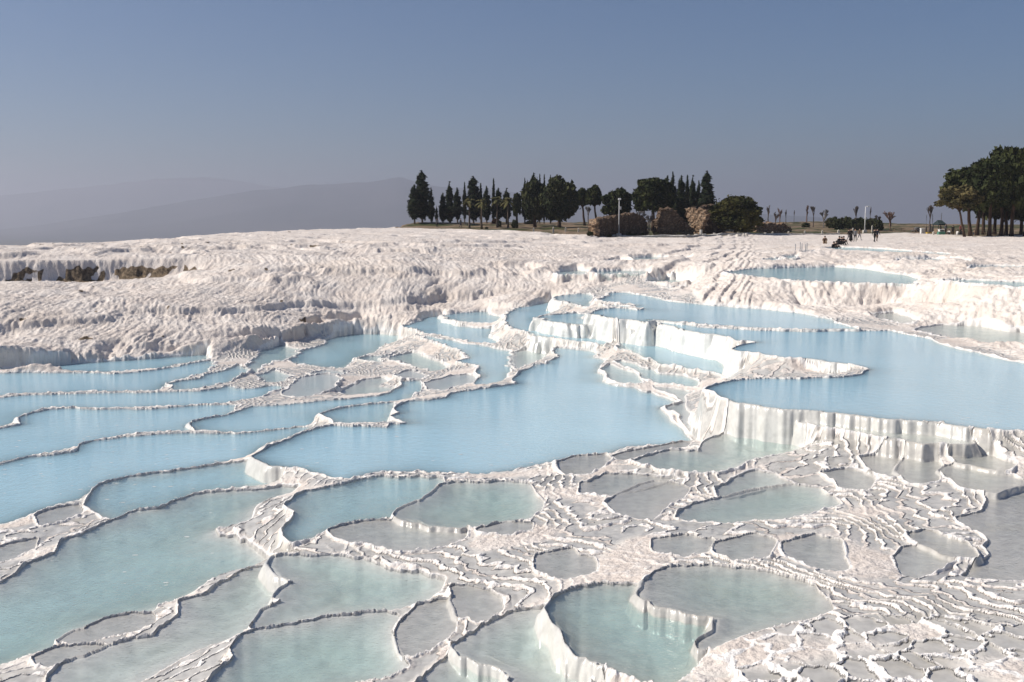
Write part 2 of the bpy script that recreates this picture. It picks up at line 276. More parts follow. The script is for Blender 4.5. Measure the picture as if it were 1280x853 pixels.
def base_at(x, y):
    a = np.clip((np.arctan2(x, y) - A0) / DA, 0, BASE.shape[1] - 1.001)
    l = np.clip((np.log(np.hypot(x, y) + 1e-6) - gl[0]) / DA, 0, BASE.shape[0] - 1.001)
    j = a.astype(np.int32); i = l.astype(np.int32); u = (a - j).astype(np.float32); v = (l - i).astype(np.float32)
    return (BASE[i, j] * (1 - u) * (1 - v) + BASE[i, j + 1] * u * (1 - v) + BASE[i + 1, j] * (1 - u) * v + BASE[i + 1, j + 1] * u * v)

# ------------------------------------------------------------------ fine surface
def spread(parts):
    out = []; x = parts[0][0]
    for end, step in [(p[1], p[2]) for p in parts]:
        while x < end: out.append(x); x += step(x) if callable(step) else step
    return np.array(out)
RR = spread([(6.2, 10.5, lambda r: .012 * r), (10.5, 20, lambda r: .0016 * r), (20, 72, lambda r: .00125 * r),
             (72, 120, lambda r: .0022 * r), (120, 240, lambda r: .005 * r), (240, 410, lambda r: .012 * r)])
AA = spread([(-.80, -.47, .006), (-.47, .47, .00088), (.47, .80, .006)])
AAg, RRg = np.meshgrid(AA, RR)
X = (RRg * np.sin(AAg)).astype(np.float32); Y = (RRg * np.cos(AAg)).astype(np.float32)
NR, NC = X.shape
R = RRg.astype(np.float32)
PX = (np.tan(AAg) * cP * F + 640).astype(np.float32)

near = sstep(75, 45, R)
# frayed edges: all that follows is read at slightly shifted places
k1 = np.clip(R / 30, .45, 1.6)
fl_ = (np.abs(perlin(X / (.42 * k1), Y / (.42 * k1), 7)) - .28) * k1; fl2 = (np.abs(perlin(X / (1.3 * k1), Y / (1.3 * k1), 8)) - .28) * k1
wx = .11 * fl_ + .16 * fl2 + .05 * k1 * perlin(X / (.55 * k1), Y / (.55 * k1), 1) + .05 * k1 * perlin(X / (.17 * k1), Y / (.17 * k1), 2) + .22 * perlin(X / 1.9, Y / 1.9, 3)
wy = .11 * fl_ + .16 * fl2 + .06 * k1 * perlin(X / (.55 * k1), Y / (.55 * k1), 4) + .06 * k1 * perlin(X / (.17 * k1), Y / (.17 * k1), 5) + .22 * perlin(X / 1.9, Y / 1.9, 6)
XW = X + wx; YW = Y + wy
Z = base_at(XW, YW).astype(np.float32)

own = np.full(X.shape, -1, np.int16); dmin = np.full(X.shape, 9.0, np.float32); din = np.zeros(X.shape, np.float32)
rimz = np.full(X.shape, -99., np.float32); wallz = np.full(X.shape, -99., np.float32)
drp = perlin(X / (.22 * k1), Y / (.9 * k1), 12) + .6 * perlin(X / (.5 * k1), Y / (1.2 * k1), 13)
for q in order:
    lv, dep, turb, bank, tint, _ = POOLS[q]
    P = polys[q]; lo = P.min(0) - 1.6; hi = P.max(0) + 1.6
    sel = np.where((XW > lo[0]) & (XW < hi[0]) & (YW > lo[1]) & (YW < hi[1]) & (R < 125))
    if not len(sel[0]): continue
    ins, d = inside_and_dist(XW[sel], YW[sel], P)
    grow = .15 if (tint > 0 and lv > -6.75) else .10 if lv < -6.5 else 0.
    d = np.where(ins, d + grow, d - grow); ins = ins | (d < 0); d = np.abs(d)
    i, j = sel[0][ins], sel[1][ins]
    own[i, j] = q; din[i, j] = d[ins]
    o = ~ins
    i, j, dd = sel[0][o], sel[1][o], d[o]
    dmin[i, j] = np.minimum(dmin[i, j], dd)
    lip = .0017 * np.clip(R[i, j], 12, 70)
    rh = .035 + .0004 * R[i, j]
    k = dd < lip * 1.3
    hh = lv + rh * (1 - (dd / (lip * 1.3)) ** 4)
    rimz[i[k], j[k]] = np.maximum(rimz[i[k], j[k]], hh[k])
    # the outer wall: never steeper than the crust can stand, whatever lies below it
    over = dd - lip
    wz = lv + .02 + 0 * dd - np.where(over > 0, over * (1.5 + 1.6 * np.clip(over / .25, 0, 1)), 0) + .13 * drp[i, j] * np.clip(over / .15, 0, 1)
    k = over < .75
    wallz[i[k], j[k]] = np.maximum(wallz[i[k], j[k]], wz[k])
inp = own >= 0
dmin[inp] = 0
teeth = np.clip(.35 + .9 * perlin(X / (.16 * k1), Y / (.16 * k1), 9) + .5 * perlin(X / .7, Y / .7, 10), 0, 1.6)

# small terraces: the open ground breaks into steps with raised lips
hill_line = np.interp(PX, [-400,0,130,260,372,400,450,500,540,600,660,720,800,900,1000,1100,1200,1300,1700],
                      [53,57.,58.5,61.,67.,71.,71.5,69.,72,74.,75.,77,83,58,57,56.5,49,42,42])
hill = sstep(-2.4, -.2, R - hill_line)
soil_r = np.interp(PX, [-9e3, 489, 496, 515, 560, 650, 740, 760, 860, 950, 1040, 1095, 1125, 1160, 1200, 1280, 1700],
                   [9e3, 9e3, 205, 203, 196, 188, 164, 155, 157, 180, 192, 206, 215, 200, 186, 192, 192])
soil = sstep(-3, 3, R - soil_r + 5 * perlin(X / 6, Y / 6, 31))
open_ = (1 - hill) * sstep(.0, .14, dmin) * (~inp)
def gours(sx, sy, ang, seed, jit=.42):
    # little rimstone pools: irregular cells, each holding its own level, the higher one's lip standing on the border
    sel = np.where((open_ > 0) & (R < 80)); x0 = X[sel]; y0 = Y[sel]; r = R[sel]
    x = x0 + .30 * sy * perlin(x0 / sy, y0 / sy, seed + 1) + .12 * sx * perlin(x0 / (.3 * sx), y0 / (.3 * sx), seed + 2) + .03 * perlin(x0 / .1, y0 / .1, seed + 5)
    y = y0 + .30 * sy * perlin(x0 / sy, y0 / sy, seed + 3) + .12 * sx * perlin(x0 / (.3 * sx), y0 / (.3 * sx), seed + 4) + .03 * perlin(x0 / .1, y0 / .1, seed + 6)
    ca, sa = math.cos(ang), math.sin(ang)
    u = (x * ca + y * sa) / sx; v = (-x * sa + y * ca) / sy
    iu = np.floor(u).astype(np.int32); iv = np.floor(v).astype(np.int32)
    d1 = np.full(u.shape, 9., np.float32); d2 = d1.copy(); c1 = np.zeros(u.shape + (3,), np.float32); c2 = c1.copy()
    for du in (-1, 0, 1):
        for dv in (-1, 0, 1):
            a = iu + du; b = iv + dv
            hsh = _P[(_P[(a + seed * 31) & 511] + b) & 511]
            pu = a + .5 + jit * np.cos(_A[hsh]) * (.4 + .6 * _P[hsh] / 512); pv = b + .5 + jit * np.sin(_A[hsh]) * (.4 + .6 * _P[hsh] / 512)
            d = (pu - u) ** 2 + (pv - v) ** 2
            m1 = d < d1; m2 = (~m1) & (d < d2)
            d2 = np.where(m1, d1, np.where(m2, d, d2)); d1 = np.where(m1, d, d1)
            cc = np.stack([pu, pv, hsh / 512.], -1).astype(np.float32)
            c2 = np.where(m1[..., None], c1, np.where(m2[..., None], cc, c2)); c1 = np.where(m1[..., None], cc, c1)
    sep = np.hypot(c2[:, 0] - c1[:, 0], c2[:, 1] - c1[:, 1]) + 1e-4
    db = (d2 - d1) / (2 * sep) * sx
    def lev(c):
        wx_ = c[:, 0] * sx * ca - c[:, 1] * sy * sa; wy_ = c[:, 0] * sx * sa + c[:, 1] * sy * ca
        return base_at(wx_, wy_) + (c[:, 2] - .5) * .05
    l1, l2 = lev(c1), lev(c2)
    return sel, db, l1, l2, c1[:, 2]
bumpy = perlin(X / .11, Y / .11, 29)
dryp = sstep(.05, .42, fbm(X / 3.2, Y / 3.2, 2, 26) + .25 * sstep(520, 640, PX) * sstep(900, 760, PX) * sstep(24, 20, R) * sstep(16, 18, R))
micro_floor = np.zeros_like(X); micro_lip = np.zeros_like(X)
Z0 = Z.copy()
# long scalloped terraces: crest lines that run along the flow, join and part again
def flow(ang, spacing, seed):
    ca, sa = math.cos(ang), math.sin(ang)
    u = X * ca + Y * sa; v = -X * sa + Y * ca
    w1 = 1.45 * perlin(X / 2.7, Y / 3.6, seed) + .50 * perlin(X / 1.1, Y / 1.4, seed + 1)
    sc = np.abs(perlin(u / .9 + .6 * perlin(X / 1.1, Y / 1.1, seed + 5), v / .62, seed + 2)) * .95 + np.abs(perlin(u / .35, v / .26, seed + 3)) * .30
    p = (u + w1) / spacing + sc + .10 * perlin(X / .16, Y / .16, seed + 4)
    k = np.floor(p); t = (p - k).astype(np.float32)
    hk = _P[(k.astype(np.int32) * 7 + seed) & 511] / 512.
    a = sstep(-.55, .12, perlin(X / 1.6 + hk * 9, Y / 2.2 + hk * 17, seed + 6) + (hk - .5) * .7 + .15)
    return t, a.astype(np.float32)
lw = np.clip(.19 + .0016 * R, .2, .26)
cell_zone = sstep(860, 930, PX + 40 * perlin(X / 2, Y / 2, 37)) * sstep(15.6, 14.9, R + .5 * perlin(X / 1.3, Y / 1.3, 38))
left_zone = sstep(470, 380, PX + 25 * perlin(X / 2, Y / 2, 36)) * sstep(30, 27, R)
for ang, spc, seed, zone in ((.33, .42, 200, (1 - left_zone) * (1 - cell_zone)), (-.45, .60, 220, left_zone * (1 - cell_zone))):
    t, a = flow(ang, spc, seed)
    A = (.05 + .012 * sstep(14, 28, R)) * (1 - .95 * sstep(31, 39, R))
    pr = np.where(t < lw, 1.12 * sstep(0, lw, t), np.where(t < lw + .10, 1.12 - .24 * sstep(lw, lw + .10, t), .88 + .12 * t)) - t
    lipn = sstep(.02, lw * .8, t) * sstep(lw + .13, lw + .05, t)
    k = open_ * zone * (1 - .6 * dryp)
    Z = Z + (A * a * pr + .006 * bumpy * lipn) * k
    micro_lip += k * lipn * a * (1 - .85 * sstep(31, 39, R)); micro_floor += open_ * zone * (1 - dryp) * (1 - lipn * a) * sstep(lw + .05, lw + .12, t)
Z = Z + open_ * (.012 * fbm(X / .5, Y / .5, 2, 34) + .004 * bumpy)
Z0 = Z.copy()
for sx, sy, ang, seed, wgt in ((.46, .62, .12, 100, np.clip(cell_zone + .0 * X, 0, 1)),):
    sel, db, l1, l2, hs = gours(sx, sy, ang, seed)
    wg = wgt[sel]; o_ = open_[sel]; r = R[sel]
    hi = np.maximum(l1, l2); upper = l1 >= l2
    lipw = (.016 + .0008 * r) * (.7 + .5 * (bumpy[sel] + .5)); crest = hi + .004 + .0004 * r + .014 * perlin(X[sel] / .35, Y[sel] / .35, 33) + .006 * bumpy[sel]
    fl = l1 - .028 + .010 * fbm(X[sel] / .5, Y[sel] / .5, 2, 34)
    fl = np.where(hs < .16, fl + .03 + .012 * bumpy[sel], fl)
    drop = np.where(upper, np.clip(db / lipw, 0, 9) ** 2 * .03, db * 1.3)
    zc_ = np.maximum(fl, crest - drop)
    isf = (zc_ <= fl + .004).astype(np.float32)
    dr = dryp[sel]
    zc_ = zc_ * (1 - .75 * dr) + (Z[sel] + .01 * bumpy[sel]) * .75 * dr
    k = wg * o_ * sstep(.20, .08, np.abs(l1 - Z0[sel]))
    Z[sel] = Z[sel] * (1 - k) + zc_ * k
    micro_floor[sel] += k * isf * (1 - dr) * (hs >= .16); micro_lip[sel] += k * (1 - isf)

# hillside: bulging curtains of dripstone
lat = AAg.astype(np.float32) * 90.0
clz = sstep(262, 235, PX) * sstep(83.3, 84.6, R) * sstep(88.6, 87.2, R)
hz = hill * (1 - soil) * (1 - .8 * clz)
qx = X + 1.6 * perlin(X / 7, Y / 7, 47); qy = Y + 1.6 * perlin(X / 7, Y / 7, 48)
bulge = 1 - np.abs(perlin(qx / 4.2, qy / 5.5, 40)) * 2.2
bulge2 = 1 - np.abs(perlin(qx / 1.7, qy / 3.0, 49)) * 2.2
calm = .6 + .4 * sstep(125, 92, R)
hb = Z + hz * calm * (.10 * bulge + .06 * bulge2 + .16 * perlin(X / 11, Y / 9, 41))
sH = np.interp(PX, [820, 940], [1.5, .42]).astype(np.float32)
off = .5 * perlin(X / 6, Y / 6, 42)
hq = hb / sH + off; hk = np.floor(hq); ht = hq - hk
hprof = .22 * sstep(.0, .16, ht) + .78 * ht
zh = sH * (hk + hprof - off)
face = sstep(0, .06, ht) * sstep(.45, .2, ht)
drape = 1 - np.abs(perlin(qx / .8, qy / 4.0, 43)) * 2
drape2 = 1 - np.abs(perlin(qx / .33, qy / 1.6, 45)) * 2
zh = zh + calm * (.045 * drape + .045 * drape2 + .035 * perlin(X / .28, Y / .4, 46) + .03 * perlin(X / .15, Y / .3, 55))
away = sstep(.0, .35, dmin) * (~inp)
Z = np.where(hz * away > 0, Z * (1 - hz * away) + zh * hz * away, Z)
# soft ground of the plateau
Z = Z + soil * (.18 * fbm(X / 5, Y / 5, 3, 50))

# pool beds and rims
par = np.array([[p[1], p[2], p[3], p[4]] for p in POOLS] + [[0, 0, 1, 0]], np.float32)
lvl = np.append(levels, 0).astype(np.float32)
oi = own.astype(np.int64); oi[oi < 0] = len(POOLS)
def soften(a, n):
    for ax in (0, 1):
        a = sum(np.roll(a, q, ax) for q in range(-n, n + 1)) / (2 * n + 1)
    return a
din = soften(din, 3); din = soften(din, 3)
bedn = .06 * fbm(X / 1.1, Y / 1.1, 3, 60)
bed = lvl[oi] - par[oi, 0] * (1 - np.exp(-din / (par[oi, 2] * 2.0))) * (1 + .35 * perlin(X / 3, Y / 3, 61)) + bedn * sstep(0, 1.2, din) * np.minimum(1, par[oi, 0] * 2.5)
Z = np.where(inp, np.minimum(bed, lvl[oi] - .004), Z)
rim_amt = sstep(-90, -50, rimz)
rz = rimz + (teeth - .5) * (.02 + .0009 * R)
Z = np.where((rimz > -50) & (~inp), np.maximum(Z, rz), Z)
wl_ok = (wallz > -50) & (~inp | (wallz > lvl[oi] - .25))
Z = np.where(wl_ok, np.maximum(Z, wallz), Z)
# a beaten fringe of crust just inside the lip
Z = np.where(inp & (din < .03), np.maximum(Z, lvl[oi] - .03), Z)

# cliff: broken out hollows that show brown rock
cl_in = sstep(262, 240, PX) * sstep(83.6, 84.4, R) * sstep(87.2, 86.6, R)
hol = sstep(-.10, .06, perlin(X / 1.7, Y / 20, 71) + .5 * perlin(X / .6, Z / .8, 72) + .1)
stain = cl_in * hol * sstep(-5.25, -5.05, Z) * sstep(-3.6, -4.0, Z + .35 * perlin(X / .5, Y / 9, 74))
holes = sstep(.66, .72, perlin(X / .9, Y / 1.6, 73)) * hz * sstep(0, .4, face) * sstep(600, 300, PX)
far_ring = np.zeros_like(X)

wet = np.where(inp, 1.0, np.clip(micro_floor, 0, 1)).astype(np.float32)
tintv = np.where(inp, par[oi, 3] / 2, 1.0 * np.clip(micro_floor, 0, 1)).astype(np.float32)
crust = np.clip(np.maximum(micro_lip, rim_amt * (~inp)), 0, 1).astype(np.float32)
brown = np.clip(stain + holes, 0, 1).astype(np.float32)

def grid_mesh(name, X, Y, Z, mat, attrs, keep=None):
    nr, nc = X.shape
    idx = np.arange(nr * nc, dtype=np.int32).reshape(nr, nc)
    q = np.stack([idx[:-1, :-1], idx[:-1, 1:], idx[1:, 1:], idx[1:, :-1]], -1).reshape(-1, 4)
    co = np.stack([X, Y, Z + CAMZ], -1).reshape(-1, 3)
    if keep is not None:
        q = q[keep.reshape(-1)]
        used = np.unique(q); remap = np.full(nr * nc, -1, np.int32); remap[used] = np.arange(len(used), dtype=np.int32)
        q = remap[q]; co = co[used]; attrs = {k: v.reshape(-1)[used] for k, v in attrs.items()}
    me = bpy.data.meshes.new(name)
    me.vertices.add(len(co)); me.vertices.foreach_set('co', co.astype(np.float32).ravel())
    me.loops.add(q.size); me.loops.foreach_set('vertex_index', q.astype(np.int32).ravel())
    me.polygons.add(len(q)); me.polygons.foreach_set('loop_start', np.arange(0, q.size, 4, dtype=np.int32))
    try: me.polygons.foreach_set('loop_total', np.full(len(q), 4, np.int32))
    except Exception: pass
    me.update(calc_edges=True)
    me.polygons.foreach_set('use_smooth', np.ones(len(q), bool))
    for k, v in attrs.items():
        at = me.attributes.new(k, 'FLOAT', 'POINT'); at.data.foreach_set('value', np.asarray(v, np.float32).ravel())
    me.materials.append(mat)
    o = bpy.data.objects.new(name, me); C.objects.link(o)
    return o
def ground_height(x, y):
    """height of the finished ground under a point, world z"""
    a = math.atan2(x, y); r = math.hypot(x, y)
    j = int(np.argmin(np.abs(AA - a))); i = int(np.argmin(np.abs(RR - r)))
    return float(Z[i, j]) + CAMZ

# ------------------------------------------------------------------ materials
class NT:
    def __init__(s, name):
        s.m = bpy.data.materials.new(name); s.m.use_nodes = True; s.t = s.m.node_tree; s.t.nodes.clear()
        s.out = s.n('ShaderNodeOutputMaterial')
    def n(s, kind, **kw):
        nd = s.t.nodes.new(kind)
        for k, v in kw.items(): setattr(nd, k, v)
        return nd
    def set(s, sock, v):
        if isinstance(v, bpy.types.NodeSocket): s.t.links.new(v, sock)
        elif isinstance(v, (tuple, list)) and sock.type == 'RGBA': sock.default_value = tuple(v) + ((1,) if len(v) == 3 else ())
        else: sock.default_value = v
    def attr(s, name): return s.n('ShaderNodeAttribute', attribute_name=name).outputs['Fac']
    def math(s, op, a, b=None, clamp=False):
        nd = s.n('ShaderNodeMath', operation=op, use_clamp=clamp); s.set(nd.inputs[0], a)
        if b is not None: s.set(nd.inputs[1], b)
        return nd.outputs[0]
    def mix(s, f, a, b):
        nd = s.n('ShaderNodeMix', data_type='RGBA'); s.set(nd.inputs[0], f); s.set(nd.inputs[6], a); s.set(nd.inputs[7], b); return nd.outputs[2]
    def noise(s, scale, detail=3, rough=.55, vec=None, stretch=None):
        nd = s.n('ShaderNodeTexNoise'); nd.inputs['Scale'].default_value = scale; nd.inputs['Detail'].default_value = detail; nd.inputs['Roughness'].default_value = rough
        if vec is None: vec = s.n('ShaderNodeTexCoord').outputs['Object']
        if stretch:
            mp = s.n('ShaderNodeMapping'); mp.inputs['Scale'].default_value = stretch; s.set(mp.inputs['Vector'], vec); vec = mp.outputs[0]
        s.set(nd.inputs['Vector'], vec); return nd.outputs['Fac']
    def ramp(s, f, lo, hi):
        nd = s.n('ShaderNodeMapRange', interpolation_type='SMOOTHSTEP'); s.set(nd.inputs[0], f); nd.inputs[1].default_value = lo; nd.inputs[2].default_value = hi; return nd.outputs[0]
    def bump(s, hgt, strength, dist, normal=None):
        nd = s.n('ShaderNodeBump'); nd.inputs['Strength'].default_value = strength; nd.inputs['Distance'].default_value = dist; s.set(nd.inputs['Height'], hgt)
        if normal is not None: s.set(nd.inputs['Normal'], normal)
        return nd.outputs[0]
    def pbr(s, col, rough=.8, spec=.3, normal=None, **kw):
        b = s.n('ShaderNodeBsdfPrincipled'); s.set(b.inputs['Base Color'], col); s.set(b.inputs['Roughness'], rough); s.set(b.inputs['Specular IOR Level'], spec)
        if normal is not None: s.set(b.inputs['Normal'], normal)
        for k, v in kw.items(): s.set(b.inputs[k], v)
        s.t.links.new(b.outputs[0], s.out.inputs['Surface']); return b

def mat_ground():
    t = NT('travertine')
    wet, tint, crust, brown, soil = (t.attr(a) for a in ('wet', 'tint', 'crust', 'brown', 'soil'))
    n1 = t.noise(.55, 5, .6); n2 = t.noise(4.5, 4, .6); n3 = t.noise(22, 3, .6); n4 = t.noise(.12, 3)
    dry = t.mix(t.ramp(n1, .35, .68), (.71, .63, .56), (.80, .735, .67))
    dry = t.mix(t.math('MULTIPLY', t.ramp(n2, .52, .72), .45), dry, (.50, .44, .385))
    dry = t.mix(t.math('MULTIPLY', t.ramp(n4, .55, .75), .35), dry, (.60, .50, .40))
    dry = t.mix(crust, dry, t.mix(t.ramp(n2, .3, .7), (.87, .845, .81), (.82, .785, .745)))
    bed0 = t.mix(t.ramp(n2, .35, .7), (.74, .74, .70), (.64, .64, .60))
    bed2 = t.mix(t.ramp(n2, .35, .65), (.60, .58, .535), (.47, .455, .42))
    bed2 = t.mix(t.math('MULTIPLY', t.ramp(t.noise(13, 3, .65), .45, .7), .5), bed2, (.56, .55, .51))  # fine mottle painted into the bed colour, standing in for caustic light
    bed2 = t.mix(t.math('MULTIPLY', t.ramp(n1, .5, .75), .5), bed2, (.42, .37, .27))
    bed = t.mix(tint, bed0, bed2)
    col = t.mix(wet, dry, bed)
    rock = t.mix(t.ramp(n2, .35, .65), (.10, .075, .05), (.27, .20, .13))
    col = t.mix(t.ramp(t.math('ADD', brown, t.math('MULTIPLY', t.math('SUBTRACT', n3, .5), .5)), .35, .6), col, rock)
    g1 = t.noise(.16, 4); g2 = t.noise(1.4, 4)
    earth = t.mix(t.ramp(g2, .35, .65), (.17, .12, .075), (.27, .20, .135))
    grass = t.mix(t.ramp(g2, .35, .65), (.03, .04, .012), (.075, .08, .03))
    land = t.mix(t.ramp(g1, .42, .60), earth, grass)
    col = t.mix(soil, col, land)
    r = t.n('ShaderNodeMix', data_type='FLOAT'); t.set(r.inputs[0], wet); r.inputs[2].default_value = .75; r.inputs[3].default_value = .25
    hgt = t.math('ADD', t.math('MULTIPLY', n3, .5), t.noise(60, 2, .6))
    hgt = t.math('MULTIPLY', hgt, t.math('SUBTRACT', 1, t.math('MULTIPLY', wet, .8)))
    bm = t.bump(hgt, .38, .03)
    bm = t.bump(t.math('MULTIPLY', n2, t.math('SUBTRACT', 1, wet)), .35, .06, bm)
    bm = t.bump(t.math('MULTIPLY', t.noise(1, 3, .6, stretch=(9, 9, 1.2)), t.math('SUBTRACT', 1, wet)), .6, .11, bm)
    sp = t.n('ShaderNodeMix', data_type='FLOAT'); t.set(sp.inputs[0], wet); sp.inputs[2].default_value = .15; sp.inputs[3].default_value = .45
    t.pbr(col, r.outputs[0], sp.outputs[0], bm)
    return t.m

def mat_water():
    t = NT('spring_water')
    dep, turb = t.attr('depth'), t.attr('turb')
    w1 = t.noise(5.0, 3, .6, stretch=(1, .55, 1)); w2 = t.noise(17, 2, .6)
    bm = t.bump(t.math('ADD', w1, t.math('MULTIPLY', w2, .75)), .38, .09)
    fac = t.math('SUBTRACT', 1, t.math('EXPONENT', t.math('MULTIPLY', t.math('MULTIPLY', dep, turb), -4.0)), True)
    milk = t.mix(t.ramp(turb, .25, .8), (.50, .61, .57), (.42, .66, .78))
    big = t.noise(.10, 3)
    milk = t.mix(t.ramp(big, .35, .7), milk, t.mix(.5, milk, (.46, .68, .77)))
    absr = [t.math('EXPONENT', t.math('MULTIPLY', dep, -k)) for k in (.8, .2, .26)]
    cb = t.n('ShaderNodeCombineColor')
    for i in range(3): t.set(cb.inputs[i], absr[i])
    tr = t.n('ShaderNodeBsdfTransparent'); t.set(tr.inputs['Color'], cb.outputs[0])
    df = t.n('ShaderNodeBsdfDiffuse'); t.set(df.inputs['Color'], milk)
    m1 = t.n('ShaderNodeMixShader'); t.set(m1.inputs[0], fac); t.t.links.new(tr.outputs[0], m1.inputs[1]); t.t.links.new(df.outputs[0], m1.inputs[2])
    gl = t.n('ShaderNodeBsdfGlossy'); t.set(gl.inputs['Roughness'], .05); t.set(gl.inputs['Normal'], bm)
    dt = t.n('ShaderNodeVectorMath', operation='DOT_PRODUCT'); t.set(dt.inputs[0], bm); t.t.links.new(t.n('ShaderNodeNewGeometry').outputs['Incoming'], dt.inputs[1])
    graz = t.math('POWER', t.math('SUBTRACT', 1, t.math('ABSOLUTE', dt.outputs['Value']), True), 5)
    frs = t.math('ADD', t.math('MULTIPLY', graz, .80), .02)
    m2 = t.n('ShaderNodeMixShader'); t.set(m2.inputs[0], frs); t.t.links.new(m1.outputs[0], m2.inputs[1]); t.t.links.new(gl.outputs[0], m2.inputs[2])
    t.t.links.new(m2.outputs[0], t.out.inputs['Surface'])
    return t.m

def structure(o): o['kind'] = 'structure'; return o
M_GROUND = mat_ground(); M_WATER = mat_water()
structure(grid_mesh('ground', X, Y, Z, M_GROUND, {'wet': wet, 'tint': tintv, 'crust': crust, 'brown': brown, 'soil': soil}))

# one sheet of water in every pool, a little wider than the pool so that its edge sits inside the rim
s2 = (slice(None, None, 2), slice(None, None, 2))
own2 = own.copy()
for _ in range(2):              # hand each pool's number on to the rim cells round it
    for ax, sh in ((0, 1), (0, -1), (1, 1), (1, -1)):
        nb = np.roll(own2, sh, ax); own2 = np.where((own2 < 0) & (nb >= 0), nb, own2)
o2 = own2[s2]; core = own[s2] >= 0
same = (o2[:-1, :-1] == o2[:-1, 1:]) & (o2[:-1, :-1] == o2[1:, :-1]) & (o2[:-1, :-1] == o2[1:, 1:]) & (o2[:-1, :-1] >= 0)
keep = same & (core[:-1, :-1] | core[:-1, 1:] | core[1:, :-1] | core[1:, 1:])
oo = o2.astype(np.int64); oo[oo < 0] = len(POOLS)
wl = lvl[oo]
structure(grid_mesh('water', X[s2], Y[s2], wl, M_WATER, {'depth': np.clip(wl - Z[s2], .002, 2), 'turb': par[oo, 1]}, keep))

# ------------------------------------------------------------------ valley floor, mountains, sky, air
def mat_valley():
    t = NT('valley_fields'); n = t.noise(.0016, 4); v = t.n('ShaderNodeTexVoronoi'); v.inputs['Scale'].default_value = .0035
    t.t.links.new(t.n('ShaderNodeTexCoord').outputs['Object'], v.inputs['Vector'])
    c = t.mix(t.ramp(n, .35, .65), (.025, .034, .026), (.07, .062, .045))
    c = t.mix(.3, c, t.mix(v.outputs['Color'], (.04, .06, .03), (.15, .13, .09)))
    t.pbr(c, .95, .1); return t.m
def mat_hills():
    t = NT('mountain_scrub'); n = t.noise(.0012, 5)
    t.pbr(t.mix(t.ramp(n, .35, .65), (.035, .045, .05), (.08, .08, .085)), .95, .1); return t.m
def sheet(name, xs, ys, zf, mat):
    XX, YY = np.meshgrid(xs, ys); return structure(grid_mesh(name, XX, YY, zf(XX, YY), mat, {}))
VZ = -170.0
structure(sheet('valley_floor', np.linspace(-34000, 34000, 120), np.linspace(-3000, 34000, 80),
      lambda x, y: VZ + 12 * fbm(x / 900, y / 900, 3, 80) * sstep(500, 2500, np.hypot(x, y)) - 8, mat_valley()))
def ramp_to_valley():
    rr = np.array([400, 440, 520, 640, 800, 1000]); AA2 = np.linspace(-.80, .80, 160)
    A2, R2 = np.meshgrid(AA2, rr)
    zl = np.array([float(Z[-1, int(np.argmin(np.abs(AA - a)))]) for a in AA2])
    f = np.array([-.02, .12, .35, .65, .92, 1.05])[:, None]
    zz = (zl[None, :]) * (1 - f) + (VZ - 12) * f + 3 * fbm(R2 * np.sin(A2) / 40, R2 * np.cos(A2) / 40, 3, 83) * np.clip(f, 0, 1)
    return structure(grid_mesh('terrain_slope', R2 * np.sin(A2), R2 * np.cos(A2), zz, mat_hills(), {}))
ramp_to_valley()
MH = mat_hills()
def ridge(px, top, dist, depth, seed):
    pxs = np.linspace(px[0], px[-1], 260); tp = np.interp(pxs, px, top)
    az = np.arctan((pxs - 640) / F / cP); n = 36
    v = np.linspace(-1, 1, n)[:, None]
    rr = dist + v * depth
    hgt = (270 - tp)[None, :] / F * dist - VZ
    xx = rr * np.sin(az)[None, :]; yy = rr * np.cos(az)[None, :]
    prof = np.clip(1 - np.abs(v) ** 1.15, 0, 1)
    spur = (1 - np.abs(perlin(xx / 1500, yy / 3000, seed)) * 1.2)
    zz = VZ - 20 + prof * hgt * (1 - .35 * (1 - spur) * np.sin(np.pi * np.clip(prof, 0, 1))) + hgt * .04 * fbm(xx / 700, yy / 700, 4, seed + 3) * (prof > 0)
    structure(grid_mesh('hills', xx, yy, zz, MH, {}))
ridge([-120, -20, 60, 140, 210, 280, 330, 370, 410, 450, 480, 503, 525, 560, 610, 660, 720, 800, 900, 1000, 1150, 1300], [292, 286, 278, 266, 255, 243, 236, 232, 229, 227, 225, 221, 226, 231, 236, 240, 247, 256, 263, 268, 280, 292], 13000, 4200, 90)
ridge([-500, -60, 20, 90, 150, 200, 240, 270, 300, 330, 380, 450, 560, 700], [290, 250, 244, 237, 231, 226, 223, 222, 225, 230, 238, 250, 264, 290], 20000, 4500, 95)

SUN_AZ, SUN_EL = math.radians(-90), math.radians(40)
sv = Vector((math.sin(SUN_AZ) * math.cos(SUN_EL), math.cos(SUN_AZ) * math.cos(SUN_EL), math.sin(SUN_EL)))
sl = bpy.data.lights.new('sun', 'SUN'); sl.energy = 4.9; sl.angle = math.radians(.5); sl.color = (1, .925, .83)
so = bpy.data.objects.new('sun', sl); C.objects.link(so); so.rotation_euler = (-sv).to_track_quat('-Z', 'Y').to_euler(); so.location = (-60, 20, 60)

w = bpy.data.worlds.new('World'); bpy.context.scene.world = w; w.use_nodes = True
wt = w.node_tree; bg = wt.nodes['Background']
sk = wt.nodes.new('ShaderNodeTexSky'); sk.sky_type = 'NISHITA'; sk.sun_disc = False
sk.sun_elevation = SUN_EL; sk.sun_rotation = SUN_AZ; sk.altitude = 400; sk.air_density = 1.0; sk.dust_density = .6; sk.ozone_density = 4.0
tn = wt.nodes.new('ShaderNodeMix'); tn.data_type = 'RGBA'; tn.blend_type = 'MULTIPLY'; tn.inputs[0].default_value = 1; tn.inputs[7].default_value = (.74, .90, 1.10, 1)
wt.links.new(sk.outputs[0], tn.inputs[6]); wt.links.new(tn.outputs[2], bg.inputs[0]); bg.inputs[1].default_value = .058

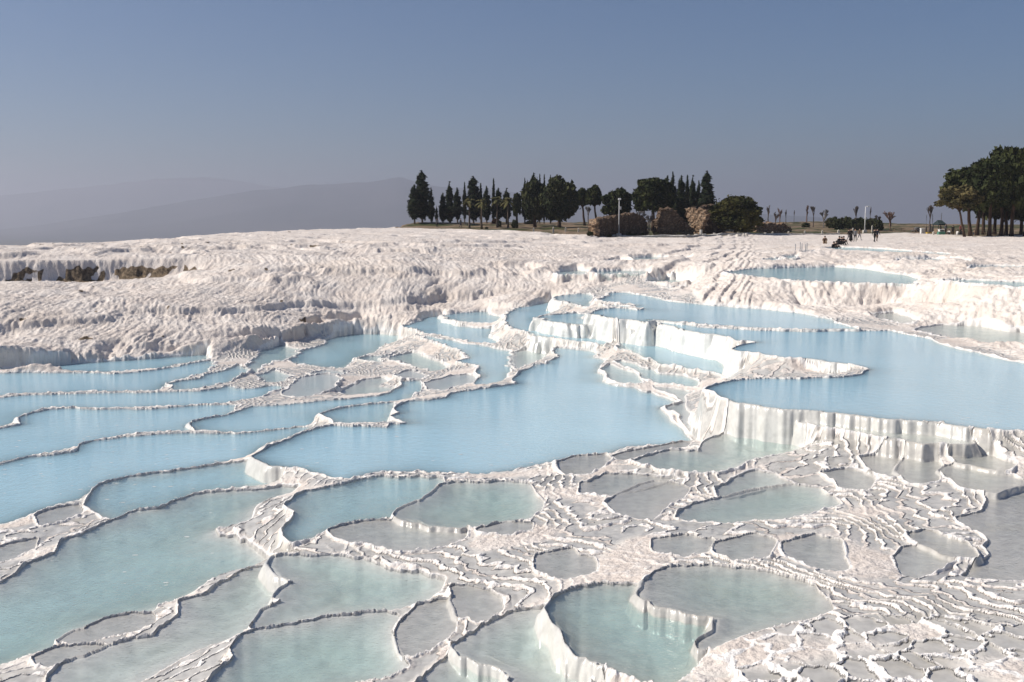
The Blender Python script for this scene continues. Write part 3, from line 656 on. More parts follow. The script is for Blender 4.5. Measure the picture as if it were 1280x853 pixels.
def haze():
    bm = bmesh.new(); bmesh.ops.create_cube(bm, size=1)
    for v in bm.verts: v.co = Vector((v.co.x * 70000, v.co.y * 37800 + 15600, (v.co.z + .5) * 790 + VZ + CAMZ - 60))
    me = bpy.data.meshes.new('haze'); bm.to_mesh(me); bm.free()
    m = bpy.data.materials.new('valley_air'); m.use_nodes = True; t = m.node_tree; t.nodes.clear()
    out = t.nodes.new('ShaderNodeOutputMaterial'); v = t.nodes.new('ShaderNodeVolumePrincipled')
    v.inputs['Color'].default_value = (.73, .745, .83, 1); v.inputs['Density'].default_value = HAZE; v.inputs['Anisotropy'].default_value = .45
    t.links.new(v.outputs[0], out.inputs['Volume']); me.materials.append(m)
    o = bpy.data.objects.new('haze', me); C.objects.link(o); o['kind'] = 'stuff'
HAZE = 1.4e-4
haze()

sc = bpy.context.scene
cam = bpy.data.cameras.new('camera'); co_ = bpy.data.objects.new('camera', cam); C.objects.link(co_); sc.camera = co_
cam.sensor_width = 36; cam.lens = F / 1280 * 36; cam.clip_start = .1; cam.clip_end = 120000
co_.location = (0, 0, CAMZ); co_.rotation_euler = (math.pi / 2 - PITCH, 0, 0)
sc.view_settings.view_transform = 'Standard'; sc.view_settings.look = 'None'; sc.view_settings.gamma = 1; sc.view_settings.exposure = .14
sc.cycles.use_denoising = True; sc.cycles.max_bounces = 7; sc.cycles.transparent_max_bounces = 8; sc.cycles.volume_bounces = 1; sc.cycles.diffuse_bounces = 4; sc.cycles.glossy_bounces = 3

# ------------------------------------------------------------------ things
def hexmat(name, a, b, scale=3.0, rough=.9, spec=.15, bump=0, stretch=None):
    t = NT(name); n = t.noise(scale, 4, .6, stretch=stretch)
    nb = t.bump(n, .6, bump) if bump else None
    t.pbr(t.mix(t.ramp(n, .32, .68), a, b), rough, spec, nb); return t.m
M_CYP = hexmat('cypress_foliage', (.010, .016, .009), (.030, .040, .018), 1.2)
M_PINE = hexmat('pine_foliage', (.016, .024, .009), (.055, .062, .020), .9)
M_BROAD = hexmat('broadleaf_foliage', (.020, .030, .012), (.060, .062, .024), .8)
M_OLIVE = hexmat('sparse_pine_foliage', (.045, .045, .018), (.13, .105, .045), .9)
M_BUSH = hexmat('mastic_foliage', (.018, .024, .007), (.085, .075, .020), .55)
M_SHRUB = hexmat('scrub_foliage', (.03, .035, .015), (.10, .085, .04), 2)
M_RED = hexmat('dry_hedge_foliage', (.05, .028, .018), (.12, .06, .035), 2)
M_PALM = hexmat('palm_foliage', (.05, .055, .02), (.14, .12, .05), 2)
M_BARK = hexmat('bark', (.045, .035, .028), (.14, .105, .08), 4, bump=.03, stretch=(1, 1, .2))
M_PBARK = hexmat('pine_bark', (.03, .02, .014), (.10, .062, .043), 4, bump=.03, stretch=(1, 1, .2))
M_TWIG = hexmat('bare_twigs', (.075, .058, .050), (.17, .135, .115), 5)
M_TWIGR = hexmat('budding_twigs', (.11, .065, .05), (.24, .15, .11), 5)
M_GREYTW = hexmat('grey_twigs', (.10, .09, .085), (.26, .24, .22), 5)
def mat_masonry(name, a, b, c):
    t = NT(name); v = t.n('ShaderNodeTexVoronoi'); v.inputs['Scale'].default_value = 2.6; v.feature = 'F1'
    tc = t.n('ShaderNodeTexCoord').outputs['Object']; mp = t.n('ShaderNodeMapping'); mp.inputs['Scale'].default_value = (1, 1, 1.7)
    t.set(mp.inputs['Vector'], tc); t.set(v.inputs['Vector'], mp.outputs[0])
    n = t.noise(1.1, 5, .65); n2 = t.noise(6, 3)
    col = t.mix(t.ramp(n, .35, .65), a, b); col = t.mix(t.math('MULTIPLY', v.outputs['Color'], .55), col, c)
    col = t.mix(t.math('MULTIPLY', t.ramp(v.outputs['Distance'], .32, .5), .6), col, (.06, .045, .035))
    t.pbr(col, .95, .1, t.bump(t.math('ADD', n2, t.math('MULTIPLY', v.outputs['Distance'], -1.2)), .8, .12)); return t.m
M_RUIN = mat_masonry('shaded_brown_masonry', (.15, .10, .068), (.25, .175, .118), (.08, .056, .04))  # shade on the wall fronts is put into this darkened brown
M_RUINT = mat_masonry('tan_and_sunlit_masonry', (.34, .22, .13), (.46, .35, .25), (.22, .13, .075))  # sunlight painted in as tan on pier and arch; low wall is pale itself
M_STONE = hexmat('pale_stone', (.45, .42, .37), (.68, .65, .60), 2.5, bump=.03)
M_METAL = hexmat('galvanised_metal', (.36, .36, .36), (.50, .50, .50), 8, .5, .5)
M_WHITE = hexmat('white_paint', (.66, .66, .64), (.80, .80, .78), 6, .6, .3)
M_POST = hexmat('pale_wood', (.50, .45, .37), (.66, .62, .54), 9)
M_GREEN = hexmat('green_paint', (.06, .17, .12), (.09, .24, .17), 5, .6, .3)
M_CANOPY = hexmat('dark_canvas', (.016, .026, .028), (.035, .05, .05), 3)
M_YELLOW = hexmat('yellow_paint', (.55, .36, .05), (.65, .45, .08), 5, .6, .3)
M_TABLE = hexmat('weathered_timber', (.15, .10, .065), (.30, .22, .15), 5)
M_SKIN = hexmat('skin', (.38, .24, .17), (.48, .31, .23), 9, .6)
M_HAIR = hexmat('dark_hair', (.012, .009, .008), (.03, .022, .018), 12, .6)
def cloth(name, c): return hexmat(name, tuple(v * .75 for v in c), c, 14)
CL = {'black': cloth('black_cloth', (.018, .018, .02)), 'navy': cloth('navy_cloth', (.03, .035, .06)), 'grey': cloth('grey_cloth', (.16, .16, .17)),
      'brown': cloth('brown_cloth', (.13, .085, .06)), 'white': cloth('white_cloth', (.72, .70, .68)), 'red': cloth('red_cloth', (.38, .09, .09)),
      'pink': cloth('pink_cloth', (.62, .36, .38)), 'jeans': cloth('blue_denim', (.06, .085, .14)), 'tan': cloth('tan_cloth', (.36, .27, .19))}

def tag(o, label, cat, group=None):
    o['label'] = label; o['category'] = cat
    if group: o['group'] = group
    return o
def empty(name, loc, rz=0.0):
    o = bpy.data.objects.new(name, None); C.objects.link(o); o.location = loc; o.rotation_euler = (0, 0, rz); o.empty_display_size = .5
    return o
def mesh_obj(name, co, faces, mats, parent=None, smooth=False, mi=None):
    me = bpy.data.meshes.new(name); me.from_pydata([tuple(map(float, c)) for c in co], [], [tuple(map(int, f)) for f in faces])
    for m in (mats if isinstance(mats, (list, tuple)) else [mats]): me.materials.append(m)
    if mi is not None: me.polygons.foreach_set('material_index', np.asarray(mi, np.int32))
    if smooth: me.polygons.foreach_set('use_smooth', np.ones(len(me.polygons), bool))
    me.update(); o = bpy.data.objects.new(name, me); C.objects.link(o); o.parent = parent
    return o
def link_mesh(name, me, parent):
    o = bpy.data.objects.new(name, me); C.objects.link(o); o.parent = parent; return o

class MB:
    def __init__(s): s.v = []; s.f = []
    def add(s, v, f):
        b = len(s.v); s.v.extend(v); s.f.extend([tuple(i + b for i in q) for q in f])
    def box(s, x0, x1, y0, y1, z0, z1, bev=0.0):
        b = min(bev, (x1 - x0) / 3, (y1 - y0) / 3, (z1 - z0) / 3)
        if b <= 0:
            s.add([(x, y, z) for z in (z0, z1) for x, y in ((x0, y0), (x1, y0), (x1, y1), (x0, y1))],
                  [(3, 2, 1, 0), (4, 5, 6, 7), (0, 1, 5, 4), (1, 2, 6, 5), (2, 3, 7, 6), (3, 0, 4, 7)])
        else:
            bm = bmesh.new(); bmesh.ops.create_cube(bm, size=1)
            for v in bm.verts: v.co = Vector(((x0 + x1) / 2 + v.co.x * (x1 - x0), (y0 + y1) / 2 + v.co.y * (y1 - y0), (z0 + z1) / 2 + v.co.z * (z1 - z0)))
            bmesh.ops.bevel(bm, geom=bm.edges[:], offset=b, segments=2, affect='EDGES', profile=.5)
            bm.verts.index_update(); s.add([tuple(v.co) for v in bm.verts], [[v.index for v in f.verts] for f in bm.faces]); bm.free()
    def tube(s, pts, rad, n=6):
        pts = [Vector(p) for p in pts]; rings = []
        rad = rad if isinstance(rad, (list, tuple)) else [rad] * len(pts)
        vs = []; fs = []
        for i, p in enumerate(pts):
            d = (pts[min(i + 1, len(pts) - 1)] - pts[max(i - 1, 0)]).normalized()
            a = d.cross(Vector((0, 0, 1)) if abs(d.z) < .9 else Vector((1, 0, 0))).normalized(); b = d.cross(a)
            for k in range(n):
                t = 2 * math.pi * k / n; vs.append(tuple(p + (a * math.cos(t) + b * math.sin(t)) * rad[i]))
        for i in range(len(pts) - 1):
            for k in range(n): fs.append((i * n + k, i * n + (k + 1) % n, (i + 1) * n + (k + 1) % n, (i + 1) * n + k))
        fs.append(tuple(range(n))[::-1]); fs.append(tuple((len(pts) - 1) * n + k for k in range(n)))
        s.add(vs, fs)
    def obj(s, name, mats, parent=None, smooth=False): return mesh_obj(name, s.v, s.f, mats, parent, smooth)

def leaves(rs, centers, normals, size, aspect=1.6, up=.0):
    """many small leaf sprays: one bent quad each"""
    n = len(centers)
    d = rs.normal(size=(n, 3)) + normals * 1.1 + np.array([0, 0, up]); d /= np.linalg.norm(d, axis=1)[:, None]
    a = np.cross(d, rs.normal(size=(n, 3))); a /= np.linalg.norm(a, axis=1)[:, None] + 1e-9
    b = np.cross(d, a); sz = size * rs.uniform(.6, 1.4, (n, 1))
    p = np.stack([centers - a * sz * .5, centers - b * sz * .5 * aspect * .5 + d * sz * .15, centers + a * sz * .5, centers + b * sz * .5 * aspect + d * sz * .3], 1)
    return p.reshape(-1, 3), np.arange(n * 4).reshape(n, 4)
def ball(n_lat=7, n_lon=10):
    v = [(0, 0, 1)]; f = []
    for i in range(1, n_lat):
        t = math.pi * i / n_lat
        for k in range(n_lon): v.append((math.sin(t) * math.cos(2 * math.pi * k / n_lon), math.sin(t) * math.sin(2 * math.pi * k / n_lon), math.cos(t)))
    v.append((0, 0, -1)); L = len(v) - 1
    for k in range(n_lon): f.append((0, 1 + k, 1 + (k + 1) % n_lon)); f.append((L, L - n_lon + (k + 1) % n_lon, L - n_lon + k))
    for i in range(n_lat - 2):
        for k in range(n_lon):
            a = 1 + i * n_lon + k; b = 1 + i * n_lon + (k + 1) % n_lon; f.append((a, a + n_lon, b + n_lon, b))
    return np.array(v), f
BALL = ball()
def crown_mesh(name, blobs, n_leaf, leaf, mat, seed, core=.80, aspect=1.6, up=0.):
    """blobs: list of (x, y, z, rx, ry, rz); leaf sprays in a shell round each, a solid dark heart inside"""
    rs = np.random.RandomState(seed); V = []; Fc = []; base = 0
    vol = np.array([(b[3] * b[5] + b[3] * b[4] + b[4] * b[5]) for b in blobs]); cnt = np.maximum(12, (n_leaf * vol / vol.sum()).astype(int))
    for (x, y, z, rx, ry, rz), c in zip(blobs, cnt):
        if core:
            v = BALL[0].copy(); v = v * (1 + .16 * rs.normal(size=(len(v), 1))) * core
            V.append(v * [rx, ry, rz] + [x, y, z]); Fc.extend([tuple(i + base for i in f) for f in BALL[1]]); base += len(v)
        d = rs.normal(size=(c, 3)); d /= np.linalg.norm(d, axis=1)[:, None]
        rad = 1 - .42 * rs.rand(c, 1) ** 2 + .17 * rs.normal(size=(c, 1)) * (rs.rand(c, 1) < .5)
        p, q = leaves(rs, d * rad * [rx, ry, rz] + [x, y, z], d, leaf, aspect, up)
        V.append(p); Fc.extend([tuple(r + base) for r in q]); base += len(p)
    V = np.concatenate(V); me = bpy.data.meshes.new(name); me.from_pydata(V.tolist(), [], [tuple(map(int, f)) for f in Fc]); me.materials.append(mat); me.update()
    return me
def cypress_crown(seed, lobes=0, w=1.0):
    """unit cypress: 10 m tall crown of stacked upright tufts, radius about w"""
    rs = np.random.RandomState(seed); B = []
    ph = rs.rand(3) * 6.28
    for i in range(20):
        t = i / 19.; r = w * min(1, (t + .06) * 4.2) ** .6 * max(0, 1 - t ** 1.75) ** .62
        r *= 1 + .14 * math.sin(5 * t * 3 + ph[0]) + .10 * rs.normal()
        k = 3 if r > .45 * w else 2 if r > .25 * w else 1
        for j in range(k):
            a = rs.rand() * 6.28; q = 0 if k == 1 else r * .38
            B.append((q * math.cos(a), q * math.sin(a), .3 + t * 9.1, max(.12, r * .74), max(.12, r * .74), .62 + .25 * rs.rand()))
    return crown_mesh('crown', B, 3200, .24, M_CYP, seed, core=.78, aspect=2.2, up=.8)
def round_crown(seed, mat, n=7000, leaf=.155, flat=1.0, skirt=True, count=26, core=.8):
    """unit round crown of radius 1 x 1, height -1..1 (z scaled by flat): uneven cluster of clumps"""
    rs = np.random.RandomState(seed); B = []
    for i in range(count):
        z = 1 - 1.75 * (i + .5) / count if skirt else 1 - 1.35 * (i + .5) / count
        a = i * 2.39996 + rs.rand() * .5; r = math.sqrt(max(0, 1 - z * z)) * (.78 + .16 * rs.rand())
        s = .20 + .20 * rs.rand(); g = .66 + .26 * rs.rand(); B.append((r * math.cos(a) * g, r * math.sin(a) * g, z * .78 * flat + .06 * rs.normal(), s, s, s * .8 * flat))
    B.append((0, 0, .0, .55, .55, .52 * flat))
    return crown_mesh('crown', B, n, leaf, mat, seed, core=core)

def spot(px, r, dz=0.0):
    x, y, _ = at_r(px, 300, r); return Vector((x, y, ground_height(x, y) + dz))
def metres(px_, r): return px_ / F * r
def height_to(py, p):           # height of something standing at p whose top shows in row py
    r = math.hypot(p.x, p.y); dx, dy, dz = ray(640, py); return CAMZ + dz / math.hypot(dx, dy) * r - p.z

TRUNKS = {}
def trunk(parent, h, r, mat, seed=0, lean=(0, 0), limbs=()):
    rs = random.Random(seed); mb = MB(); pts = []; rad = []
    for i in range(6):
        t = i / 5; pts.append((lean[0] * h * t + rs.uniform(-.04, .04) * h * t * (1 - t), lean[1] * h * t + rs.uniform(-.04, .04) * h * t * (1 - t), -.3 + (h + .3) * t)); rad.append(r * (1.35 - .35 * min(1, t * 5)) * (1 - .45 * t))
    mb.tube(pts, rad, 7)
    for (t, dx, dy, dz, rr) in limbs:
        p = Vector(pts[0]).lerp(Vector(pts[-1]), t); q = p + Vector((dx, dy, dz)); mb.tube([p, p.lerp(q, .5) + Vector((0, 0, .1 * dz)), q], [r * rr, r * rr * .7, r * rr * .35], 5)
    return mb.obj('trunk', mat, parent, True)

CYP = [cypress_crown(11), cypress_crown(12), cypress_crown(13), cypress_crown(14)]
THIN = [cypress_crown(15, w=.62), cypress_crown(16, w=.55)]
def cypress(px, top, wpx, r, label, var, stem=None, thin=False, gap=0.0, group='cypresses on the far rim'):
    p = spot(px, r); h = height_to(top, p); t = tag(empty('cypress_tree', p, var * 1.3), label, 'cypress', group)
    stem = stem if stem is not None else min(1.6, .12 * h)
    me = (THIN[var % 2] if thin else CYP[var % 4]); c = link_mesh('crown', me, t)
    w = metres(wpx, r) / 2; c.location = (0, 0, stem * .75); c.scale = (w / (.62 if thin else 1.0), w / (.62 if thin else 1.0), (h - stem * .75) / 9.95)
    trunk(t, stem * 1.6, .05 * w + .13, M_BARK, var)
    return t
G1, G2 = 'cypresses on the far rim', None
cyp = [
 (518.5, 231, 18, 217, 'broad dark cypress leaning out at the left end of the far tree row', 0, 1.5, False),
 (528, 213, 23, 219, 'tallest and widest dark cypress at the left end of the row', 1, 1.6, False),
 (539.5, 235, 9, 222, 'narrow cypress standing close on the right of the tallest one', 2, .8, False),
 (546, 258, 4.2, 218, 'tiny young cypress alone in the sky gap of the tree row', 3, .3, False),
 (554, 241, 11, 220, 'short plump cypress just right of the sky gap in the row', 0, .6, False),
 (562, 228, 13, 224, 'tall pointed cypress beside the short plump one after the gap', 3, .6, False),
 (572, 235, 13, 221, 'thin leaved greyish cypress between two darker pointed ones', 2, 1.2, False),
 (581, 228, 5.2, 228, 'very slender column cypress behind the leftmost palm', 0, 1.2, True),
 (592, 220, 22, 229, 'big cone shaped cypress behind the two left palms', 1, 1.5, False),
 (601, 229, 5.5, 232, 'slim cypress spire touching the big cone on its right', 1, 1.5, True),
 (608.5, 233, 13, 226, 'medium loose cypress behind the second palm from the left', 2, 1.2, False),
 (617, 223, 5.2, 228, 'tallest needle thin cypress in the middle of the palms', 1, 1.0, True),
 (623, 235, 13, 231, 'medium cypress behind the third palm from the left', 0, 1.4, False),
 (633, 236, 14, 229, 'stout cypress behind the rightmost palm', 3, 1.4, False),
 (656, 223, 8, 230, 'knobbly cypress spire just left of the big round trees', 2, 1.4, False),
 (667, 216, 14, 236, 'tall cypress rising behind the left round tree', 0, 1.5, False),
 (674.5, 218, 5.2, 238, 'first of three thin spires above the round trees, the left one', 0, 1.5, True),
 (680, 218, 4.4, 240, 'middle one of three thin spires above the round trees', 1, 1.5, True),
 (688, 218.5, 8, 238, 'right and bushiest of the spires above the round trees', 1, 1.5, False),
 (833, 220, 8, 214, 'thin cypress tip behind the right shoulder of the domed pine', 1, 1.5, True),
 (840, 216, 13, 212, 'high cypress right behind the domed pine over the ruin', 2, 1.5, False),
 (850.5, 220, 16, 210, 'wide dark cypress in the middle of the group over the ruin', 0, 1.4, False),
 (858, 220, 8, 214, 'ragged thin cypress in the group over the ruin', 0, 1.4, True),
 (864.5, 221, 12, 212, 'see-through sparse cypress in the group over the ruin', 3, 1.4, False),
 (872.5, 227, 12, 211, 'lower cypress leaning against the tall pointed one over the ruin', 2, 1.4, False),
 (882.5, 214, 22, 208, 'tall sharply pointed cypress at the right end over the ruin', 1, 1.4, False)]
for a in cyp: cypress(a[0], a[1], a[2], a[3], a[4], a[5], a[6], a[7])

ROUND = [round_crown(21, M_BROAD), round_crown(22, M_PINE), round_crown(23, M_PINE), round_crown(24, M_PINE, skirt=False), round_crown(25, M_OLIVE, n=3600, leaf=.13, skirt=False, count=20, core=.45), round_crown(26, M_BUSH, n=9000, leaf=.11, count=44)]
def round_tree(px, top, bot, wpx, r, label, me, name='pine_tree', cat='pine tree', lean=(0, 0), bark=None, tr=.26, group=None, cx=None, depth=1.0, seed=0, limbs=True):
    p = spot(px, r); h = height_to(top, p); hb = max(.1, height_to(bot, p)); w = metres(wpx, r) / 2
    t = tag(empty(name, p), label, cat, group); c = link_mesh('crown', me, t)
    ox = metres((cx if cx is not None else px) - px, r)
    c.location = (ox, 0, (h + hb) / 2); c.scale = (w * .98, w * depth, (h - hb) / 2 * 1.02); c.rotation_euler = (0, 0, seed * 1.1)
    zc_ = hb + (h - hb) * .45
    L = [(.75, w * .5 * s, w * .3 * s2, (h - hb) * .25, .5) for s, s2 in ((1, .5), (-1, -.4), (.4, -1))] if limbs else ()
    trunk(t, zc_, tr, bark or M_PBARK, seed, (ox / zc_ if not lean[0] else lean[0], lean[1]), L)
    return t
GR = 'round crowned trees on the far rim'
round_tree(646, 241, 273, 12, 226, 'small dark round tree between the palms and the knobbly spire', ROUND[1], 'evergreen_tree', 'tree', group=GR, seed=1)
round_tree(668.5, 226, 280.5, 32, 214, 'left one of the two big round trees, slightly lighter green', ROUND[0], 'evergreen_tree', 'tree', group=GR, seed=2, tr=.35)
round_tree(699, 224.5, 280.5, 49, 211, 'right and widest of the two big round dark trees with low skirts', ROUND[0], 'evergreen_tree', 'tree', group=GR, seed=3, tr=.4)
GP = 'open pines between the round trees and the ruin'
round_tree(731, 238, 262, 22, 226, 'leaning pine with bare trunk just right of the big round trees', ROUND[3], group=GP, seed=4, cx=727)
round_tree(746, 234.5, 263, 23, 224, 'pine with slanting trunk behind the left end of the ruin', ROUND[3], group=GP, seed=5, cx=742)
round_tree(775, 238, 271, 40, 214, 'low spreading pine with ragged arms behind the lamp post', ROUND[2], group=GP, seed=6, cx=772)
round_tree(816, 222.5, 268, 50, 206, 'big smooth domed pine over the middle of the ruin', ROUND[1], group=None, seed=7, tr=.4)
round_tree(919, 247, 293, 65, 178, 'large round olive green bush tree at the right end of the ruin', ROUND[5], 'mastic_tree', 'bush tree', seed=8, tr=.3, limbs=False)
GQ = 'pines of the grove at the right edge'
grove = [
 (1206, 234, 270, 52, 178, 1196, 'front pine of the right grove with thin yellowish foliage on a leaning trunk', 4),
 (1213, 214, 266, 58, 183, 1207, 'left dark pine of the right grove just behind the yellowish one', 1),
 (1221, 209, 268, 54, 190, 1224, 'slim trunked pine second from the left among the dark grove pines', 2),
 (1236, 204, 268, 58, 180, 1236, 'pine with the reddish straight front trunk in the grove', 1),
 (1229, 213, 274, 52, 198, 1228, 'shaded pine with the thick dark trunk behind the reddish one', 3),
 (1251, 197, 266, 58, 186, 1251, 'tall pine right of the reddish trunk in the grove', 2),
 (1264, 192, 266, 60, 182, 1265, 'tallest pine of the grove that tops the skyline near the photo edge', 1),
 (1257, 207, 278, 60, 202, 1257, 'far pine deep in the shade behind the tallest grove pine', 0),
 (1281, 192, 266, 60, 184, 1284, 'pine cut by the right edge of the photo', 2),
 (1306, 194, 266, 60, 187, 1306, 'outermost pine of the grove beyond the right edge', 1),
 (1243, 213, 279, 58, 206, 1243, 'rearmost pine between the two tall trunks of the grove', 0),
 (1276, 212, 280, 60, 208, 1276, 'dark rear pine filling the shade at the right edge of the grove', 0)]
for k, (px, top, bot, w, r, cx, lab, v) in enumerate(grove):
    round_tree(px, top, bot, w, r, lab, ROUND[v], group=GQ, seed=20 + k, cx=cx, tr=.30 if k else .2)

# palms in front of the cypresses
def palm_crown():
    rs = random.Random(5); mb = MB()
    for k in range(26):
        a = rs.uniform(0, 6.28); el = rs.uniform(-.5, 1.2); L = rs.uniform(1.5, 2.1); pr = None
        for s in range(6):
            t = s / 5; d = L * t; z = math.sin(el) * d - .55 * d * d / L; rr = math.cos(el) * d; wd = .34 * math.sin(math.pi * (.12 + .85 * t)) + .03
            c = Vector((rr * math.cos(a), rr * math.sin(a), z)); sd = Vector((-math.sin(a), math.cos(a), 0)) * wd
            cur = (c - sd - Vector((0, 0, .10)), c, c + sd - Vector((0, 0, .10)))
            if pr: mb.add([tuple(v) for v in pr + cur], [(0, 1, 4, 3), (1, 2, 5, 4)])
            pr = cur
    me = bpy.data.meshes.new('crown'); me.from_pydata(mb.v, [], mb.f); me.materials.append(M_PALM); me.update(); return me
PALM = palm_crown()
for px, top, r, lab in ((587, 246, 208, 'leftmost of the four palms before the cypresses'), (602, 247, 206, 'second palm from the left before the cypresses'),
                        (621.5, 244, 209, 'third palm from the left beside the needle thin cypress'), (635, 245, 207, 'rightmost palm before the stout cypress')):
    p = spot(px, r); h = height_to(top, p) - .9; t = tag(empty('palm_tree', p, px), lab, 'palm', 'palms on the far rim'); c = link_mesh('crown', PALM, t); c.location = (0, 0, h); c.scale = (.86, .86, .95)
    trunk(t, h, .2, M_BARK, int(px))

# bare winter trees
def bare_mesh(seed, pollard=False, spreadv=.5):
    rs = random.Random(seed); mb = MB()
    def grow(p, d, L, r, depth):
        q = p + d * L; m = p.lerp(q, .5) + Vector((rs.uniform(-.06, .06), rs.uniform(-.06, .06), 0)) * L
        r = max(r, .0065); mb.tube([p, m, q], [r, r * .85, r * .65], 3 if depth < 3 else 4)
        if depth == 0: return
        for _ in range(rs.choice((3, 3, 4)) if depth > 1 else 5):
            nd = (d + Vector((rs.uniform(-1, 1), rs.uniform(-1, 1), rs.uniform(.1, .9))) * spreadv).normalized(); grow(q if rs.random() < .7 else m, nd, L * rs.uniform(.58, .78), r * .70, depth - 1)
    grow(Vector((0, 0, .16)), Vector((0, 0, 1)), .17, .034, 5)
    return mb
def bare_tree(px, top, r, label, seed, mat=None, wide=1.0, low=1.0, rad=1.0, group='bare winter trees on the skyline', sp=.5):
    p = spot(px, r); h = height_to(top, p); t = tag(empty('bare_tree', p, seed), label, 'bare tree', group)
    mb = bare_mesh(seed, spreadv=sp); zs = max(v[2] for v in mb.v)
    c = mb.obj('branches', mat or M_TWIG, t); c.scale = (h * wide * 1.1, h * wide * 1.1, h / zs)
    tr = MB(); tr.tube([(0, 0, -.2), (0.03, 0, h * .16), (0, 0, h * .20 / zs)], [h * .034 * rad, h * .026 * rad, h * .021 * rad], 6); tr.obj('trunk', mat or M_TWIG, t)
    return t
for a in ((959.5, 257, 240, 'leftmost bare tree on the skyline, clipped to an upright fan', 1, None, .8, 1, 1.3, .42), (969, 265, 238, 'small fuzzy bare tree right of the leftmost one', 2, None, 1.2, 1, .8, .7),
          (974, 260, 242, 'bare tree with reddish dense twigs above the low ruin', 3, M_TWIGR, .8, 1, 1.1, .4), (981.7, 262, 242, 'slender bare tree with a small forked head', 4, None, .6, 1, 1.1, .4),
          (991.8, 263, 262, 'faint thin bare tree standing farthest back', 5, None, .5, 1, .8, .35), (1007.5, 257, 240, 'dense bare tree with upright red brown twigs above the earth path', 6, M_TWIGR, .8, 1, 1.1, .45),
          (1016, 258, 242, 'bare tree forking above the round dark bush', 7, None, .8, 1, 1, .5), (1029, 262, 238, 'wide spreading bare tree leaning right above the grass bank', 8, M_GREYTW, 1.25, 1, 1, .75),
          (1069, 258, 236, 'bare tree with bushy top left of the lamp pole', 9, None, .75, 1, 1.4, .45), (1086.5, 259, 238, 'pollarded bare tree just right of the lamp pole', 10, None, .45, 1, 1.6, .35),
          (1096.5, 269, 236, 'little round bare tree next to the blossoming one', 11, None, 1.3, 1, .8, .8), (1112, 264, 232, 'wide bare tree with reddish buds like an umbrella', 12, M_TWIGR, 1.6, 1, 1, .95),
          (1161.5, 257, 226, 'bare pollarded tree with raised arms left of the dark canopy', 13, None, .8, 1, 1.9, .5), (1157, 268, 228, 'short thick pollard stub left of the raised arms', 14, None, .18, 1, 2.2, .3),
          (1164.6, 267, 228, 'short pollard stub right of the raised arms', 15, None, .2, 1, 1.9, .3), (1175.5, 266, 226, 'lone pollard post with a knobby head above the canopy', 16, None, .22, 1, 1.8, .3)):
    bare_tree(a[0], a[1], a[2], a[3], a[4], a[5], a[6], a[7], a[8], sp=a[9])
bare_tree(735, 258, 224, 'pale grey bare tree between the two slanting pine trunks', 30, M_GREYTW, 1.0, group=None, sp=.7)
for px, top, r, lab, sd in ((801, 264, 170.5, 'tangled leafless grey bush over the arch gap of the ruin', 31), (811, 268, 171.5, 'second leafless bush close to the jagged wall end', 32)):
    bare_tree(px, top, r, lab, sd, M_GREYTW, 1.3, group='leafless bushes in the ruin', sp=.9, rad=.5)

# shrubs
SHR = [round_crown(41, M_SHRUB, n=1200, leaf=.25, count=12), round_crown(42, M_BROAD, n=1400, leaf=.24, count=14), round_crown(43, M_RED, n=1200, leaf=.25, count=12)]
def shrub(px, r, wpx, hpx, label, v, group=None, name='shrub'):
    p = spot(px, r); w = metres(wpx, r) / 2; h = metres(hpx, r); t = tag(empty(name, p, px), label, 'shrub', group); c = link_mesh('foliage', SHR[v], t); c.location = (0, 0, h * .42); c.scale = (w, w, h * .56)
    tr = MB(); tr.tube([(0, 0, -.15), (0, 0, h * .45)], [.06, .03], 5); tr.obj('stem', M_BARK, t); return t
for a in ((737.5, 151, 9, 6, 'dark shrub at the foot of the ruin left end, on the white slope', 1), (787, 164, 8, 6, 'shrub under the middle of the left ruin wall', 0), (793, 164.5, 5, 4, 'small shrub touching the one under the left ruin wall', 0),
          (803, 165, 5, 5, 'low shrub below the leafless bushes', 0), (762, 158, 7, 4, 'dry shrub below the lamp post base', 0), (821, 165.5, 6, 5, 'greenish shrub at the jagged wall foot', 0), (849, 166, 8, 4, 'flat shrub under the sloping ruin wall', 0),
          (624, 211, 7, 8, 'upright black green bush on the edge right of the palms', 1), (643.5, 203, 9, 11, 'clipped dark bush standing before the big round trees', 1), (620, 224, 12, 7, 'red brown dry hedge behind the rightmost palm', 2),
          (602, 203, 4, 3, 'tiny scrub tuft on the brown bank below the palms', 0), (756, 226, 12, 7, 'dark rounded shrub behind the ruin left end', 1), (663, 226, 14, 5, 'low dark shrub left of the big round trunks', 1), (608, 200, 5, 3, 'second scrub tuft on the brown bank', 0),
          (1007, 239, 11, 6, 'dark round bush on top of the earth path', 1)): shrub(*a)
for k in range(12):
    shrub(1036 + k * 5.6, 240 - (k % 3) * 4, 11 + (k * 7) % 4, 12 + (k * 5) % 3, 'dark scrub bush in the long hedge along the skyline right of the grass bank', 1 if k % 3 else 0, 'scrub hedge on the skyline')

